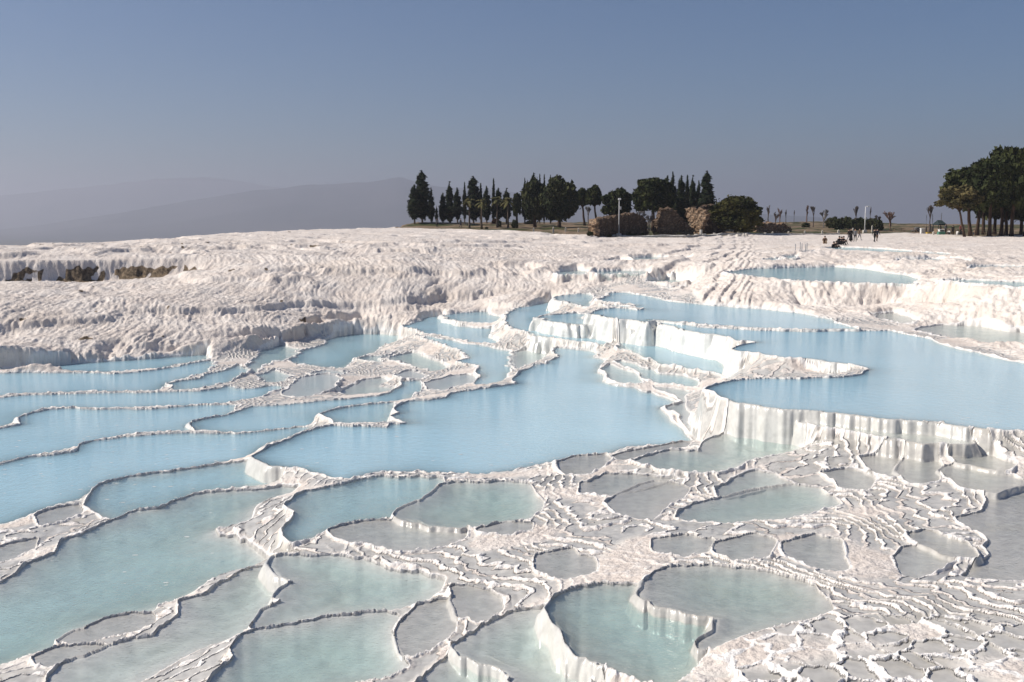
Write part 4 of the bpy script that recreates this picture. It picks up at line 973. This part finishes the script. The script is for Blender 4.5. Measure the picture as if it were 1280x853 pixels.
# ------------------------------------------------------------------ the ruin
def wall_outline(name, label, pts, r0, r1, thick, mat, group='walls of the ruin', seed=1, cap=None):
    """pts: outline (photo column, row); the wall stands on the line from r0 (left end) to r1 (right end)"""
    xs = [p[0] for p in pts]; x0, x1 = min(xs), max(xs)
    def world(px, py):
        t = (px - x0) / (x1 - x0); r = r0 + (r1 - r0) * t; a, b, c = at_r(px, py, r); return Vector((a, b, c + CAMZ))
    rs = random.Random(seed); P = []
    n = len(pts)
    for i in range(n):
        a, b = pts[i], pts[(i + 1) % n]; m = max(1, int(math.hypot(b[0] - a[0], b[1] - a[1]) / 1.6))
        for k in range(m):
            t = k / m; j = 0 if (a[1] > 291 and b[1] > 291) else 1.2
            P.append((a[0] + (b[0] - a[0]) * t + rs.uniform(-j, j), a[1] + (b[1] - a[1]) * t + rs.uniform(-j, j)))
    W = [world(*p) for p in P]; e = world(x1, 290) - world(x0, 290); e.z = 0; e.normalize(); nrm = Vector((-e.y, e.x, 0))
    if nrm.y < 0: nrm = -nrm
    o = world((x0 + x1) / 2, 295)
    bm = bmesh.new(); vs = [bm.verts.new(w - o) for w in W]; f = bm.faces.new(vs)
    g = bmesh.ops.extrude_face_region(bm, geom=[f]); up = [v for v in g['geom'] if isinstance(v, bmesh.types.BMVert)]
    for v in up: v.co += nrm * thick + Vector((rs.uniform(-.15, .15), rs.uniform(-.15, .15), rs.uniform(-.18, .18)))
    bmesh.ops.triangulate(bm, faces=bm.faces[:])
    for _ in range(2):
        bmesh.ops.subdivide_edges(bm, edges=[ed for ed in bm.edges if ed.calc_length() > .55], cuts=1, use_grid_fill=False)
        bmesh.ops.triangulate(bm, faces=bm.faces[:])
    for v in bm.verts:
        k = v.co; v.co = k + Vector((math.sin(k.x * 5.1 + k.z * 7.3), math.sin(k.y * 6.7 + k.z * 4.9 + 1), math.sin(k.x * 6.1 + k.y * 5.3))) * .10 + Vector((rs.uniform(-1, 1), rs.uniform(-1, 1), rs.uniform(-1, 1))) * .10
    bmesh.ops.recalc_face_normals(bm, faces=bm.faces[:])
    me = bpy.data.meshes.new(name); bm.to_mesh(me); bm.free(); me.materials.append(mat)
    ob = bpy.data.objects.new(name, me); C.objects.link(ob); ob.location = o; tag(ob, label, 'ruin wall', group)
    return ob
wall_outline('ruined_wall', 'long low ruined wall with shade painted into its brown stone at the left behind the lamp post', [(744, 304), (744, 283), (745.5, 276.5), (748, 274), (754, 273.5), (760, 272.5), (768, 270.5), (776, 269.5), (785, 267.8), (793, 267), (800, 268), (806, 272), (809, 279), (811, 297), (790, 299), (760, 303)], 157, 171, 1.1, M_RUIN, seed=2)
wall_outline('ruined_pier', 'sunlit end pier of the long low wall, narrow, with sunlight painted in tan', [(742.6, 306), (743, 290), (744, 280), (745.5, 275.5), (748.2, 275), (748.6, 290), (748.2, 306)], 155.6, 156.2, 1.4, M_RUINT, seed=3)
wall_outline('ruined_wall', 'higher dark ruined wall sloping down to the right in the middle of the ruin', [(820, 299), (820.5, 284), (821, 277), (824, 270), (828, 263), (833, 261.5), (838.5, 260.8), (843, 264), (848, 268), (853, 271.5), (858, 277), (862, 282), (868, 289), (870, 299)], 169, 172, 1.3, M_RUIN, seed=4)
wall_outline('ruined_arch', 'fragment of a broken arch painted bright tan as sunlit, funnel shaped, in the ruin', [(868.2, 298), (867, 289), (863.5, 281.5), (860, 275), (856.5, 268.5), (857, 262), (861, 259.5), (866, 259.6), (868, 263), (871, 264), (874.5, 259.5), (880, 262), (883.2, 268), (881, 275), (878.7, 281), (876, 284.5), (874.5, 298)], 176, 173, .9, M_RUINT, seed=5)
wall_outline('ruined_wall', 'tall shaded ruin wall behind the tan arch fragment, beside the round bush tree', [(876, 299), (877, 268), (879, 259), (885, 257.3), (892, 257), (898, 258.5), (903, 263), (906, 270), (907, 299)], 181, 184, 1.2, M_RUIN, seed=6)
wall_outline('ruined_wall', 'low pale reddish ruin wall right of the round bush tree under the bare trees', [(946, 291), (946, 281), (950, 279.5), (958, 279.8), (966, 279), (972, 280.5), (978, 279.4), (984, 281.5), (988, 285), (990, 291)], 205, 210, 1.2, M_RUINT, seed=7)
def stones(px, r, w, h, label, seed, group='fallen blocks before the ruin'):
    p = spot(px, r); rs = random.Random(seed); bm = bmesh.new(); bmesh.ops.create_cube(bm, size=1); bmesh.ops.subdivide_edges(bm, edges=bm.edges[:], cuts=2, use_grid_fill=True)
    W, H = metres(w, r), metres(h, r)
    for v in bm.verts:
        k = v.co.normalized() * .62; v.co = v.co.lerp(k, .35); v.co = Vector((v.co.x * W, v.co.y * W * .8, v.co.z * H)) + Vector((rs.uniform(-1, 1), rs.uniform(-1, 1), rs.uniform(-1, 1))) * .05 * W
    me = bpy.data.meshes.new('stone_block'); bm.to_mesh(me); bm.free(); me.materials.append(M_STONE)
    o = bpy.data.objects.new('stone_block', me); C.objects.link(o); o.location = p + Vector((0, 0, H * .36)); o.rotation_euler = (0, 0, rs.uniform(0, 3)); tag(o, label, 'stone block', group)
for k, (px, r, w, h, lab) in enumerate(((870.5, 167, 5, 2.6, 'pale flat block left of the white stele'), (880, 167.5, 4.5, 2.6, 'pale block right of the white stele'), (893, 171, 4, 2.6, 'largest white block before the shaded tall wall'),
        (897, 168, 3, 2, 'small block in front of the largest white block'), (904, 170, 3, 1.8, 'lone small white block at the left foot of the round bush tree'), (912.5, 166, 6, 2, 'long low brown white block under the round bush tree'), (923, 166, 6, 3, 'pale block right of the bush tree trunk'),
        (929.5, 166.5, 4, 4, 'upright white block right of the round bush trunk'), (933, 168, 3.5, 4.4, 'rightmost upright block beside the round bush tree'), (790, 168, 3, 3, 'small square pale block against the left ruin wall'),
        (861, 167, 3, 2, 'little block under the broken arch'), (956, 192, 5, 1.8, 'flat block on the grass right of the round bush tree'))): stones(px, r, w, h, lab, k)
p = spot(876, 166.2); h = height_to(287, p); mb = MB(); mb.box(-.32, .32, -.3, .3, -.2, h * .18, .04); mb.tube([(0, 0, h * .18), (0, 0, h * .5), (0, 0, h)], [.22, .2, .2], 10)
o = mb.obj('stone_stele', M_STONE, None); o.location = p; tag(o, 'short white column stump standing under the broken arch', 'column stump')

# ------------------------------------------------------------------ lamps, posts, kerb, booths
def lamp(px, r, top, label, arm):
    p = spot(px, r); h = height_to(top, p); t = tag(empty('lamp_post', p), label, 'lamp post', None)
    mb = MB(); mb.tube([(0, 0, -.2), (0, 0, h * .5), (0, 0, h)], [.10, .085, .06], 8); mb.obj('pole', M_METAL if arm < 0 else M_WHITE, t, True)
    mb = MB(); mb.box(-.34, .34, -.34, .34, -.2, .5, .05); mb.obj('base', M_STONE, t)
    mb = MB()
    if arm < 0:
        mb.tube([(0, 0, h - .05), (.0, 0, h + .1), (.0, -.1, h + .25)], .05, 6); mb.box(-.16, .26, -.2, .16, h + .08, h + .34, .05)
    else:
        mb.tube([(0, 0, h - .05), (.25, 0, h + .05), (.55, 0, h + .02)], .05, 6); mb.box(.3, .85, -.14, .14, h - .08, h + .12, .04)
    mb.obj('lamp_head', M_WHITE, t)
    mb = MB(); mb.box(.08, .32, -.12, .12, h * (.75 if arm < 0 else .5), h * (.75 if arm < 0 else .5) + .45, .03); mb.obj('control_box', M_METAL, t)
lamp(773.5, 161, 251, 'grey lamp post with a white concrete foot before the left ruin wall', -1)
lamp(1080.5, 214, 259, 'white lamp pole with a short arm on the edge of the white terrace', 1)
def post(px, r, top, label, w=.16, mat=None, group='low posts along the path', name='fence_post'):
    p = spot(px, r); h = max(.5, height_to(top, p)); mb = MB(); mb.box(-w / 2, w / 2, -w / 2, w / 2, -.25, h, .02); mb.add([(-w / 2, -w / 2, h), (w / 2, -w / 2, h), (w / 2, w / 2, h), (-w / 2, w / 2, h), (0, 0, h + w * .4)], [(0, 1, 4), (1, 2, 4), (2, 3, 4), (3, 0, 4)])
    o = mb.obj(name, mat or M_POST, None); o.location = p; tag(o, label, 'post', group)
for px, r, top, lab in ((965.5, 186, 291.5, 'pale low post left of the low reddish ruin wall'), (985.5, 189, 289.5, 'pale low post below the right end of the low reddish wall'), (1005.7, 191, 288.5, 'pale low post at the foot of the earth path'),
        (1027.5, 193, 288, 'pale post below the wide leaning bare tree'), (1047.7, 194, 287.5, 'thick pale post under the scrub hedge'), (1065.7, 206, 285, 'pale post left of the white lamp pole'), (1089.7, 214, 282, 'pale post right of the white lamp pole'),
        (667, 188, 285.5, 'white capped low post before the left round tree'), (691.5, 187, 284.5, 'tall white post before the right round tree'), (707, 189, 285, 'small post right of the tall white one'), (723, 188, 286, 'white capped post left of the ruin'), (1166.5, 190, 291, 'lone white post on the path left of the grove')):
    post(px, r, top, lab, .30 if px in (691.5, 1047.7) else .24)
for k, (px, top) in enumerate(((994.5, 304), (1000.5, 302), (1002.6, 303.5), (1007.2, 304.5), (1009, 302.8))):
    post(px, 101 + (k % 2), top, ('leftmost thin grey stake on the terrace corner', 'tallest thin stake on the terrace corner', 'stake just right of the tallest one', 'fourth thin stake on the terrace corner', 'rightmost thin stake on the terrace corner')[k], .07, M_METAL, 'thin stakes on the terrace corner', 'stake')

def kerb():
    mb = MB(); pr = None; rs = random.Random(3)
    for k in range(0, 78):
        px = 742 + k * 4.0; r = float(np.interp(px, [742, 760, 860, 950, 1040, 1055], [166, 161, 161.5, 178, 187, 190])); a = spot(px, r); b = spot(px, r + .8)
        cur = [a + Vector((0, 0, -.3)), a + Vector((0, 0, .26 + rs.uniform(-.04, .05))), b + Vector((0, 0, .26)), b + Vector((0, 0, -.3))]
        if pr: mb.add([tuple(v) for v in pr + cur], [(0, 4, 5, 1), (1, 5, 6, 2), (2, 6, 7, 3)])
        pr = cur
    structure(mb.obj('path_kerb', M_STONE))
kerb()
def booth(px, r, label):
    p = spot(px, r); t = tag(empty('ticket_booth', p), label, 'booth'); s = metres(7.5, r)
    mb = MB(); mb.box(-s * .5, s * .5, -s * .4, s * .4, -.1, s * .42, .05); mb.obj('counter', M_GREEN, t)
    mb = MB(); mb.box(-s * .36, s * .36, -s * .3, s * .3, s * .43, s * .72, .05); mb.obj('cabin', M_WHITE, t)
    mb = MB(); mb.box(-s * .42, s * .42, -s * .36, s * .36, s * .725, s * .80, .04); mb.obj('roof', M_WHITE, t)
    mb = MB(); mb.box(-s * .3, s * .3, -s * .335, -s * .302, s * .48, s * .66, .01); mb.obj('window', M_CANOPY, t)
booth(1176, 193, 'small white booth with a green lower half left of the grove')
def canopy(px, r, label):
    p = spot(px, r); t = tag(empty('canopy', p), label, 'canopy'); w = metres(9, r) / 2; h = height_to(275, p)
    for sx in (-1, 1):
        for sy in (-1, 1): mb = MB(); mb.tube([(sx * w * .9, sy * 1.2, -.2), (sx * w * .9, sy * 1.2, h * .72)], .06, 6); mb.obj('leg', M_CANOPY, t)
    mb = MB(); mb.add([(-w, -1.5, h * .7), (w, -1.5, h * .7), (w, 1.5, h * .7), (-w, 1.5, h * .7), (-w * .55, 0, h), (w * .55, 0, h), (-w, -1.5, h * .62), (w, -1.5, h * .62), (w, 1.5, h * .62), (-w, 1.5, h * .62)],
                      [(0, 1, 5, 4), (2, 3, 4, 5), (1, 2, 5), (3, 0, 4), (0, 6, 7, 1), (1, 7, 8, 2), (2, 8, 9, 3), (3, 9, 6, 0), (6, 9, 8, 7)]); mb.obj('roof', M_CANOPY, t)
    mb = MB(); mb.box(-w * .8, w * .8, -1., 1., .1, h * .3, .05); mb.obj('stall', M_TABLE, t)
canopy(1173.5, 214, 'dark green market canopy under the lone pollard post')
def bench(px, r, label, w=1.9, mat=None, name='picnic_table'):
    p = spot(px, r); t = tag(empty(name, p, random.Random(int(px)).uniform(-.4, .4)), label, 'picnic table', 'picnic tables by the grove')
    mb = MB(); mb.box(-w / 2, w / 2, -.4, .4, .70, .76, .01); mb.obj('tabletop', mat or M_TABLE, t)
    for s in (-1, 1):
        mb = MB(); mb.box(-w / 2, w / 2, s * .75 - .14, s * .75 + .14, .42, .47, .01); mb.obj('seat', mat or M_TABLE, t)
        mb = MB(); mb.tube([(s * w * .35, -.75, 0), (s * w * .35, -.3, .7)], .045, 5); mb.tube([(s * w * .35, .75, 0), (s * w * .35, .3, .7)], .045, 5); mb.box(s * w * .35 - .03, s * w * .35 + .03, -.8, .8, .38, .42); mb.obj('leg', M_TABLE, t)
for px, r, lab in ((1122, 221, 'pale picnic table left of the dark low cars of furniture'), (1136, 220, 'picnic table in the middle of the open edge'), (1147, 222, 'picnic table left of the pollard stub'), (1185, 203, 'picnic table behind the booth'), (1197, 199, 'picnic table where the white shirted people sit'), (1226, 193, 'picnic table between the grove trunks'), (1246, 192, 'picnic table in the deep shade of the grove')):
    bench(px, r, lab.replace(' left of the dark low cars of furniture', ' at the left end of the open edge'), 2.3)
for px, r, w, h, lab, m in ((1152.5, 208, 4.4, 7, 'white upright bin on the terrace edge before the pollards', M_WHITE), (1160.5, 207, 5, 2.2, 'low yellow crate right of the white bin', M_YELLOW)):
    p = spot(px, r); W = metres(w, r) / 2; H = metres(h, r); mb = MB(); mb.box(-W, W, -W, W, -.1, H * .86, .05); mb.box(-W * 1.12, W * 1.12, -W * 1.12, W * 1.12, H * .86 + .003, H, .04)
    o = mb.obj('waste_bin' if m is M_WHITE else 'crate', m, None); o.location = p; tag(o, lab, 'bin' if m is M_WHITE else 'crate')
for px, r, w, h, lab in ((1146, 226, 10, 4, 'parked dark grey car behind the picnic tables'),):
    p = spot(px, r); t = tag(empty('parked_car', p), lab, 'car'); L = metres(w, r) / 2; H = metres(h, r) * 1.35; cm = CL['grey'] if 'dark' in lab else M_WHITE
    prof = [(-1, .22), (-1, .5), (-.72, .58), (-.45, .95), (.28, 1.0), (.62, .60), (.97, .52), (1, .22)]
    mb = MB(); n = len(prof); mb.add([(a * L, s * .8 * (1 if z < .6 else .82), z * H) for s in (-1, 1) for a, z in prof], [tuple(range(n)), tuple(range(2 * n - 1, n - 1, -1))] + [(i, (i + 1) % n, n + (i + 1) % n, n + i)[::-1] for i in range(n)]); mb.obj('body', cm, t)
    mb = MB(); mb.add([(a * L, -.69 - .004, z * H) for a, z in ((-.62, .64), (-.42, .9), (.24, .94), (.5, .64))], [(0, 1, 2, 3)[::-1]]); mb.obj('side_window', M_CANOPY, t)
    for a in (-.62, .62):
        for s in (-1, 1): mb = MB(); mb.tube([(a * L, s * .78 - .09, .2 * H), (a * L, s * .78 + .09, .2 * H)], .21 * H, 12); mb.obj('wheel', CL['black'], t)

# ------------------------------------------------------------------ people
def person(px, r, label, top=None, low=None, pose='stand', yaw=0.0, coat=False, at=None, scale=1.0, group=None, dz=0.0):
    """one continuous skinned body, clothes by height, hair as a child"""
    J = {}
    s = scale
    def P(n, x, y, z, rr): J[n] = (Vector((x, y, z)) * s, rr * s)
    stride = .26 if pose == 'walk' else .05
    if pose in ('stand', 'walk'):
        P('pelvis', 0, 0, .95, .15); P('waist', 0, 0, 1.10, .13); P('chest', 0, 0, 1.32, .155); P('neck', 0, 0, 1.48, .058); P('head', 0, -.015, 1.58, .085); P('crown', 0, -.01, 1.68, .082)
        for sd, sg, ph in (('l', -1, 1), ('r', 1, -1)):
            P('hip' + sd, sg * .10, 0, .90, .105); P('knee' + sd, sg * .11, -ph * stride * .5 - .02, .50, .065); P('ankle' + sd, sg * .11, -ph * stride + .05, .09 if ph > 0 or pose == 'stand' else .13, .045); P('toe' + sd, sg * .12, -ph * stride - .12, .04, .035)
            P('shoulder' + sd, sg * .19, 0, 1.42, .065); P('elbow' + sd, sg * .25, ph * stride * .5 + .03, 1.14, .045); P('wrist' + sd, sg * .24, ph * stride - .06, .90, .033); P('hand' + sd, sg * .235, ph * stride - .10, .82, .036)
    else:
        P('pelvis', 0, 0, .16, .16); P('waist', 0, -.03, .32, .14); P('chest', 0, -.09, .52, .16); P('neck', 0, -.13, .68, .058); P('head', 0, -.17, .78, .085); P('crown', 0, -.17, .88, .08)
        for sd, sg, ph in (('l', -1, 1), ('r', 1, -1)):
            P('hip' + sd, sg * .11, -.02, .16, .11); P('knee' + sd, sg * .16, -.40, .44, .068); P('ankle' + sd, sg * .15, -.55, .08, .045); P('toe' + sd, sg * .15, -.70, .04, .036)
            P('shoulder' + sd, sg * .19, -.10, .62, .065); P('elbow' + sd, sg * .24, -.28, .42, .045); P('wrist' + sd, sg * .16, -.44, .47, .033); P('hand' + sd, sg * .14, -.50, .50, .036)
    E = [('pelvis', 'waist'), ('waist', 'chest'), ('chest', 'neck'), ('neck', 'head'), ('head', 'crown')]
    for sd in 'lr': E += [('pelvis', 'hip' + sd), ('hip' + sd, 'knee' + sd), ('knee' + sd, 'ankle' + sd), ('ankle' + sd, 'toe' + sd), ('chest', 'shoulder' + sd), ('shoulder' + sd, 'elbow' + sd), ('elbow' + sd, 'wrist' + sd), ('wrist' + sd, 'hand' + sd)]
    names = list(J); me = bpy.data.meshes.new('person'); me.from_pydata([J[k][0] for k in names], [(names.index(a), names.index(b)) for a, b in E], [])
    o = bpy.data.objects.new('person', me); C.objects.link(o); md = o.modifiers.new('skin', 'SKIN'); md.use_smooth_shade = True
    for i, k in enumerate(names):
        sv_ = me.skin_vertices[0].data[i]; sv_.radius = (J[k][1] * (1.15 if k in ('chest', 'pelvis', 'waist') else 1), J[k][1] * (.78 if k in ('chest', 'pelvis', 'waist') else 1)); sv_.use_root = (k == 'pelvis')
    o.modifiers.new('sub', 'SUBSURF').levels = 1
    m2 = bpy.data.meshes.new_from_object(o.evaluated_get(bpy.context.evaluated_depsgraph_get())); o.modifiers.clear(); o.data = m2; bpy.data.meshes.remove(me)
    m2.materials.clear()
    for m in (M_SKIN, CL[top or 'black'], CL[low or 'black']): m2.materials.append(m)
    sit = pose == 'sit'; hd = J['head'][0]
    for f in m2.polygons:
        c = f.center; hand = min((c - J['handl'][0]).length, (c - J['handr'][0]).length) < .075 * s
        if c.z > J['neck'][0].z - .02 * s or hand: i = 0
        elif sit: i = 2 if (c.y < -.16 * s and abs(c.x) < .24 * s and c.z < .40 * s) or c.z < .14 * s else 1
        else: i = 1 if c.z > (.55 if coat else .92) * s or abs(c.x) > .19 * s else 2
        f.material_index = i
    v, fc = ball(6, 8); v = v * np.array([.098, .108, .105]) * s + np.array([hd.x, hd.y + .02 * s, hd.z + .065 * s]); keepf = [f for f in fc if np.mean([v[i][2] - (hd.z + .01 * s) + (v[i][1] - hd.y) * .9 for i in f]) > 0]
    hob = mesh_obj('hair', v, keepf, M_HAIR, o, True)
    if coat and not sit:      # a long skirt or coat hanging from the waist
        mb = MB(); mb.tube([(0, 0, 1.05 * s), (0, 0, .8 * s), (0, 0, .5 * s), (0, 0, .16 * s)], [.155 * s, .19 * s, .22 * s, .26 * s], 12); mb.obj('long_coat', CL[top or 'black'], o, True)
    o.location = (spot(px, r) if at is None else at) + Vector((0, 0, dz)); o.rotation_euler = (0, 0, yaw); tag(o, label, 'person', group)
    return o
GV = 'visitors on the white terrace'
person(1093.2, 153, 'person in black on the bare white terrace, front of the pair', 'black', 'black', 'walk', .3, scale=1.02, group=GV)
person(1096.2, 157, 'person behind the one in black, half hidden, dark jacket', 'navy', 'brown', 'walk', .2, scale=1.0, group=GV)
person(1060.8, 158, 'tall person in a black jacket at the left of the strolling group', 'black', 'grey', 'walk', 1.2, group=GV)
person(1063.6, 148, 'person in a long black coat in the strolling group', 'black', 'black', 'stand', .5, coat=True, group=GV)
person(1068.8, 152, 'person in grey jacket in the strolling group', 'grey', 'black', 'walk', -.4, group=GV)
person(1074.2, 160, 'person striding to the right at the end of the strolling group', 'brown', 'grey', 'walk', 1.5, group=GV)
GS = 'people sitting by the upper pool'
for px, r, tp, lab in ((1041, 112, 'black', 'leftmost sitting person in black by the upper pool'), (1044, 113, 'brown', 'sitting person with a bare head second from the left by the upper pool'), (1047.8, 117, 'black', 'middle sitting person in black by the upper pool'), (1050.6, 120, 'navy', 'sitting person in dark blue by the upper pool'), (1053.2, 124, 'black', 'rightmost sitting person by the upper pool, highest up')):
    person(px, r, lab, tp, 'black', 'sit', .6, scale=1.0, group=GS)
person(1031.2, 127, 'small lone person on the slope left of the sitting group', 'brown', 'tan', 'sit', -.3, scale=1.0)
person(576, 204, 'person in dark clothes walking on the brown bank below the palms', 'black', 'navy', 'walk', 1.4)
person(546.5, 208, 'person standing under the tiny young cypress', 'grey', 'black', 'stand', .2)
GF = 'picnickers under the grove'
for px, r, tp, lw, ps, lab in ((1186.5, 197, 'white', 'black', 'sit', 'picnicker in white left of the grove trunks'), (1190.5, 195, 'black', 'black', 'stand', 'standing picnicker in black beside the one in white'), (1196, 196, 'white', 'jeans', 'sit', 'second picnicker in white, nearer the front trunk'),
        (1200.5, 198, 'red', 'black', 'stand', 'picnicker in a red top behind the front trunk'), (1203.3, 200, 'pink', 'jeans', 'stand', 'picnicker in pale pink next to the red top'), (1210.5, 197, 'navy', 'black', 'stand', 'picnicker in dark blue right of the front trunk'),
        (1201, 190, 'black', 'black', 'sit', 'dark sitting picnicker at the front trunk foot'), (1218, 200, 'tan', 'jeans', 'sit', 'picnicker in tan between the second and third trunks'), (1181.5, 200, 'grey', 'black', 'stand', 'picnicker in grey right of the booth')):
    person(px, r, lab, tp, lw, ps, px, group=GF)

# white flakes of calcite drifting on the left pools
def flakes():
    rs = random.Random(9); mb = MB(); lv = {}
    for (px0, px1, py0, py1, z, n) in ((0, 300, 548, 630, -6.97, 70), (0, 240, 520, 570, -7.15, 55), (20, 280, 640, 740, -6.65, 12), (110, 300, 600, 632, -6.80, 14), (330, 800, 540, 585, -6.40, 14), (1180, 1280, 520, 536, -5.00, 12)):
        for _ in range(n):
            x, y = at_z(rs.uniform(px0, px1), rs.uniform(py0, py1), z); j = int(np.argmin(np.abs(AA - math.atan2(x, y)))); i = int(np.argmin(np.abs(RR - math.hypot(x, y))))
            if own[i, j] < 0 or abs(lvl[own[i, j]] - z) > .01: continue
            a = rs.uniform(0, 6.28); L = rs.uniform(.03, .09); k = 6
            mb.add([(x + L * math.cos(a + t * 1.047) * rs.uniform(.5, 1), y + L * .45 * math.sin(a + t * 1.047) * rs.uniform(.5, 1), z + CAMZ + .006) for t in range(k)], [tuple(range(k))])
    o = mb.obj('calcite_flakes', M_WHITE); o['kind'] = 'stuff'
flakes()
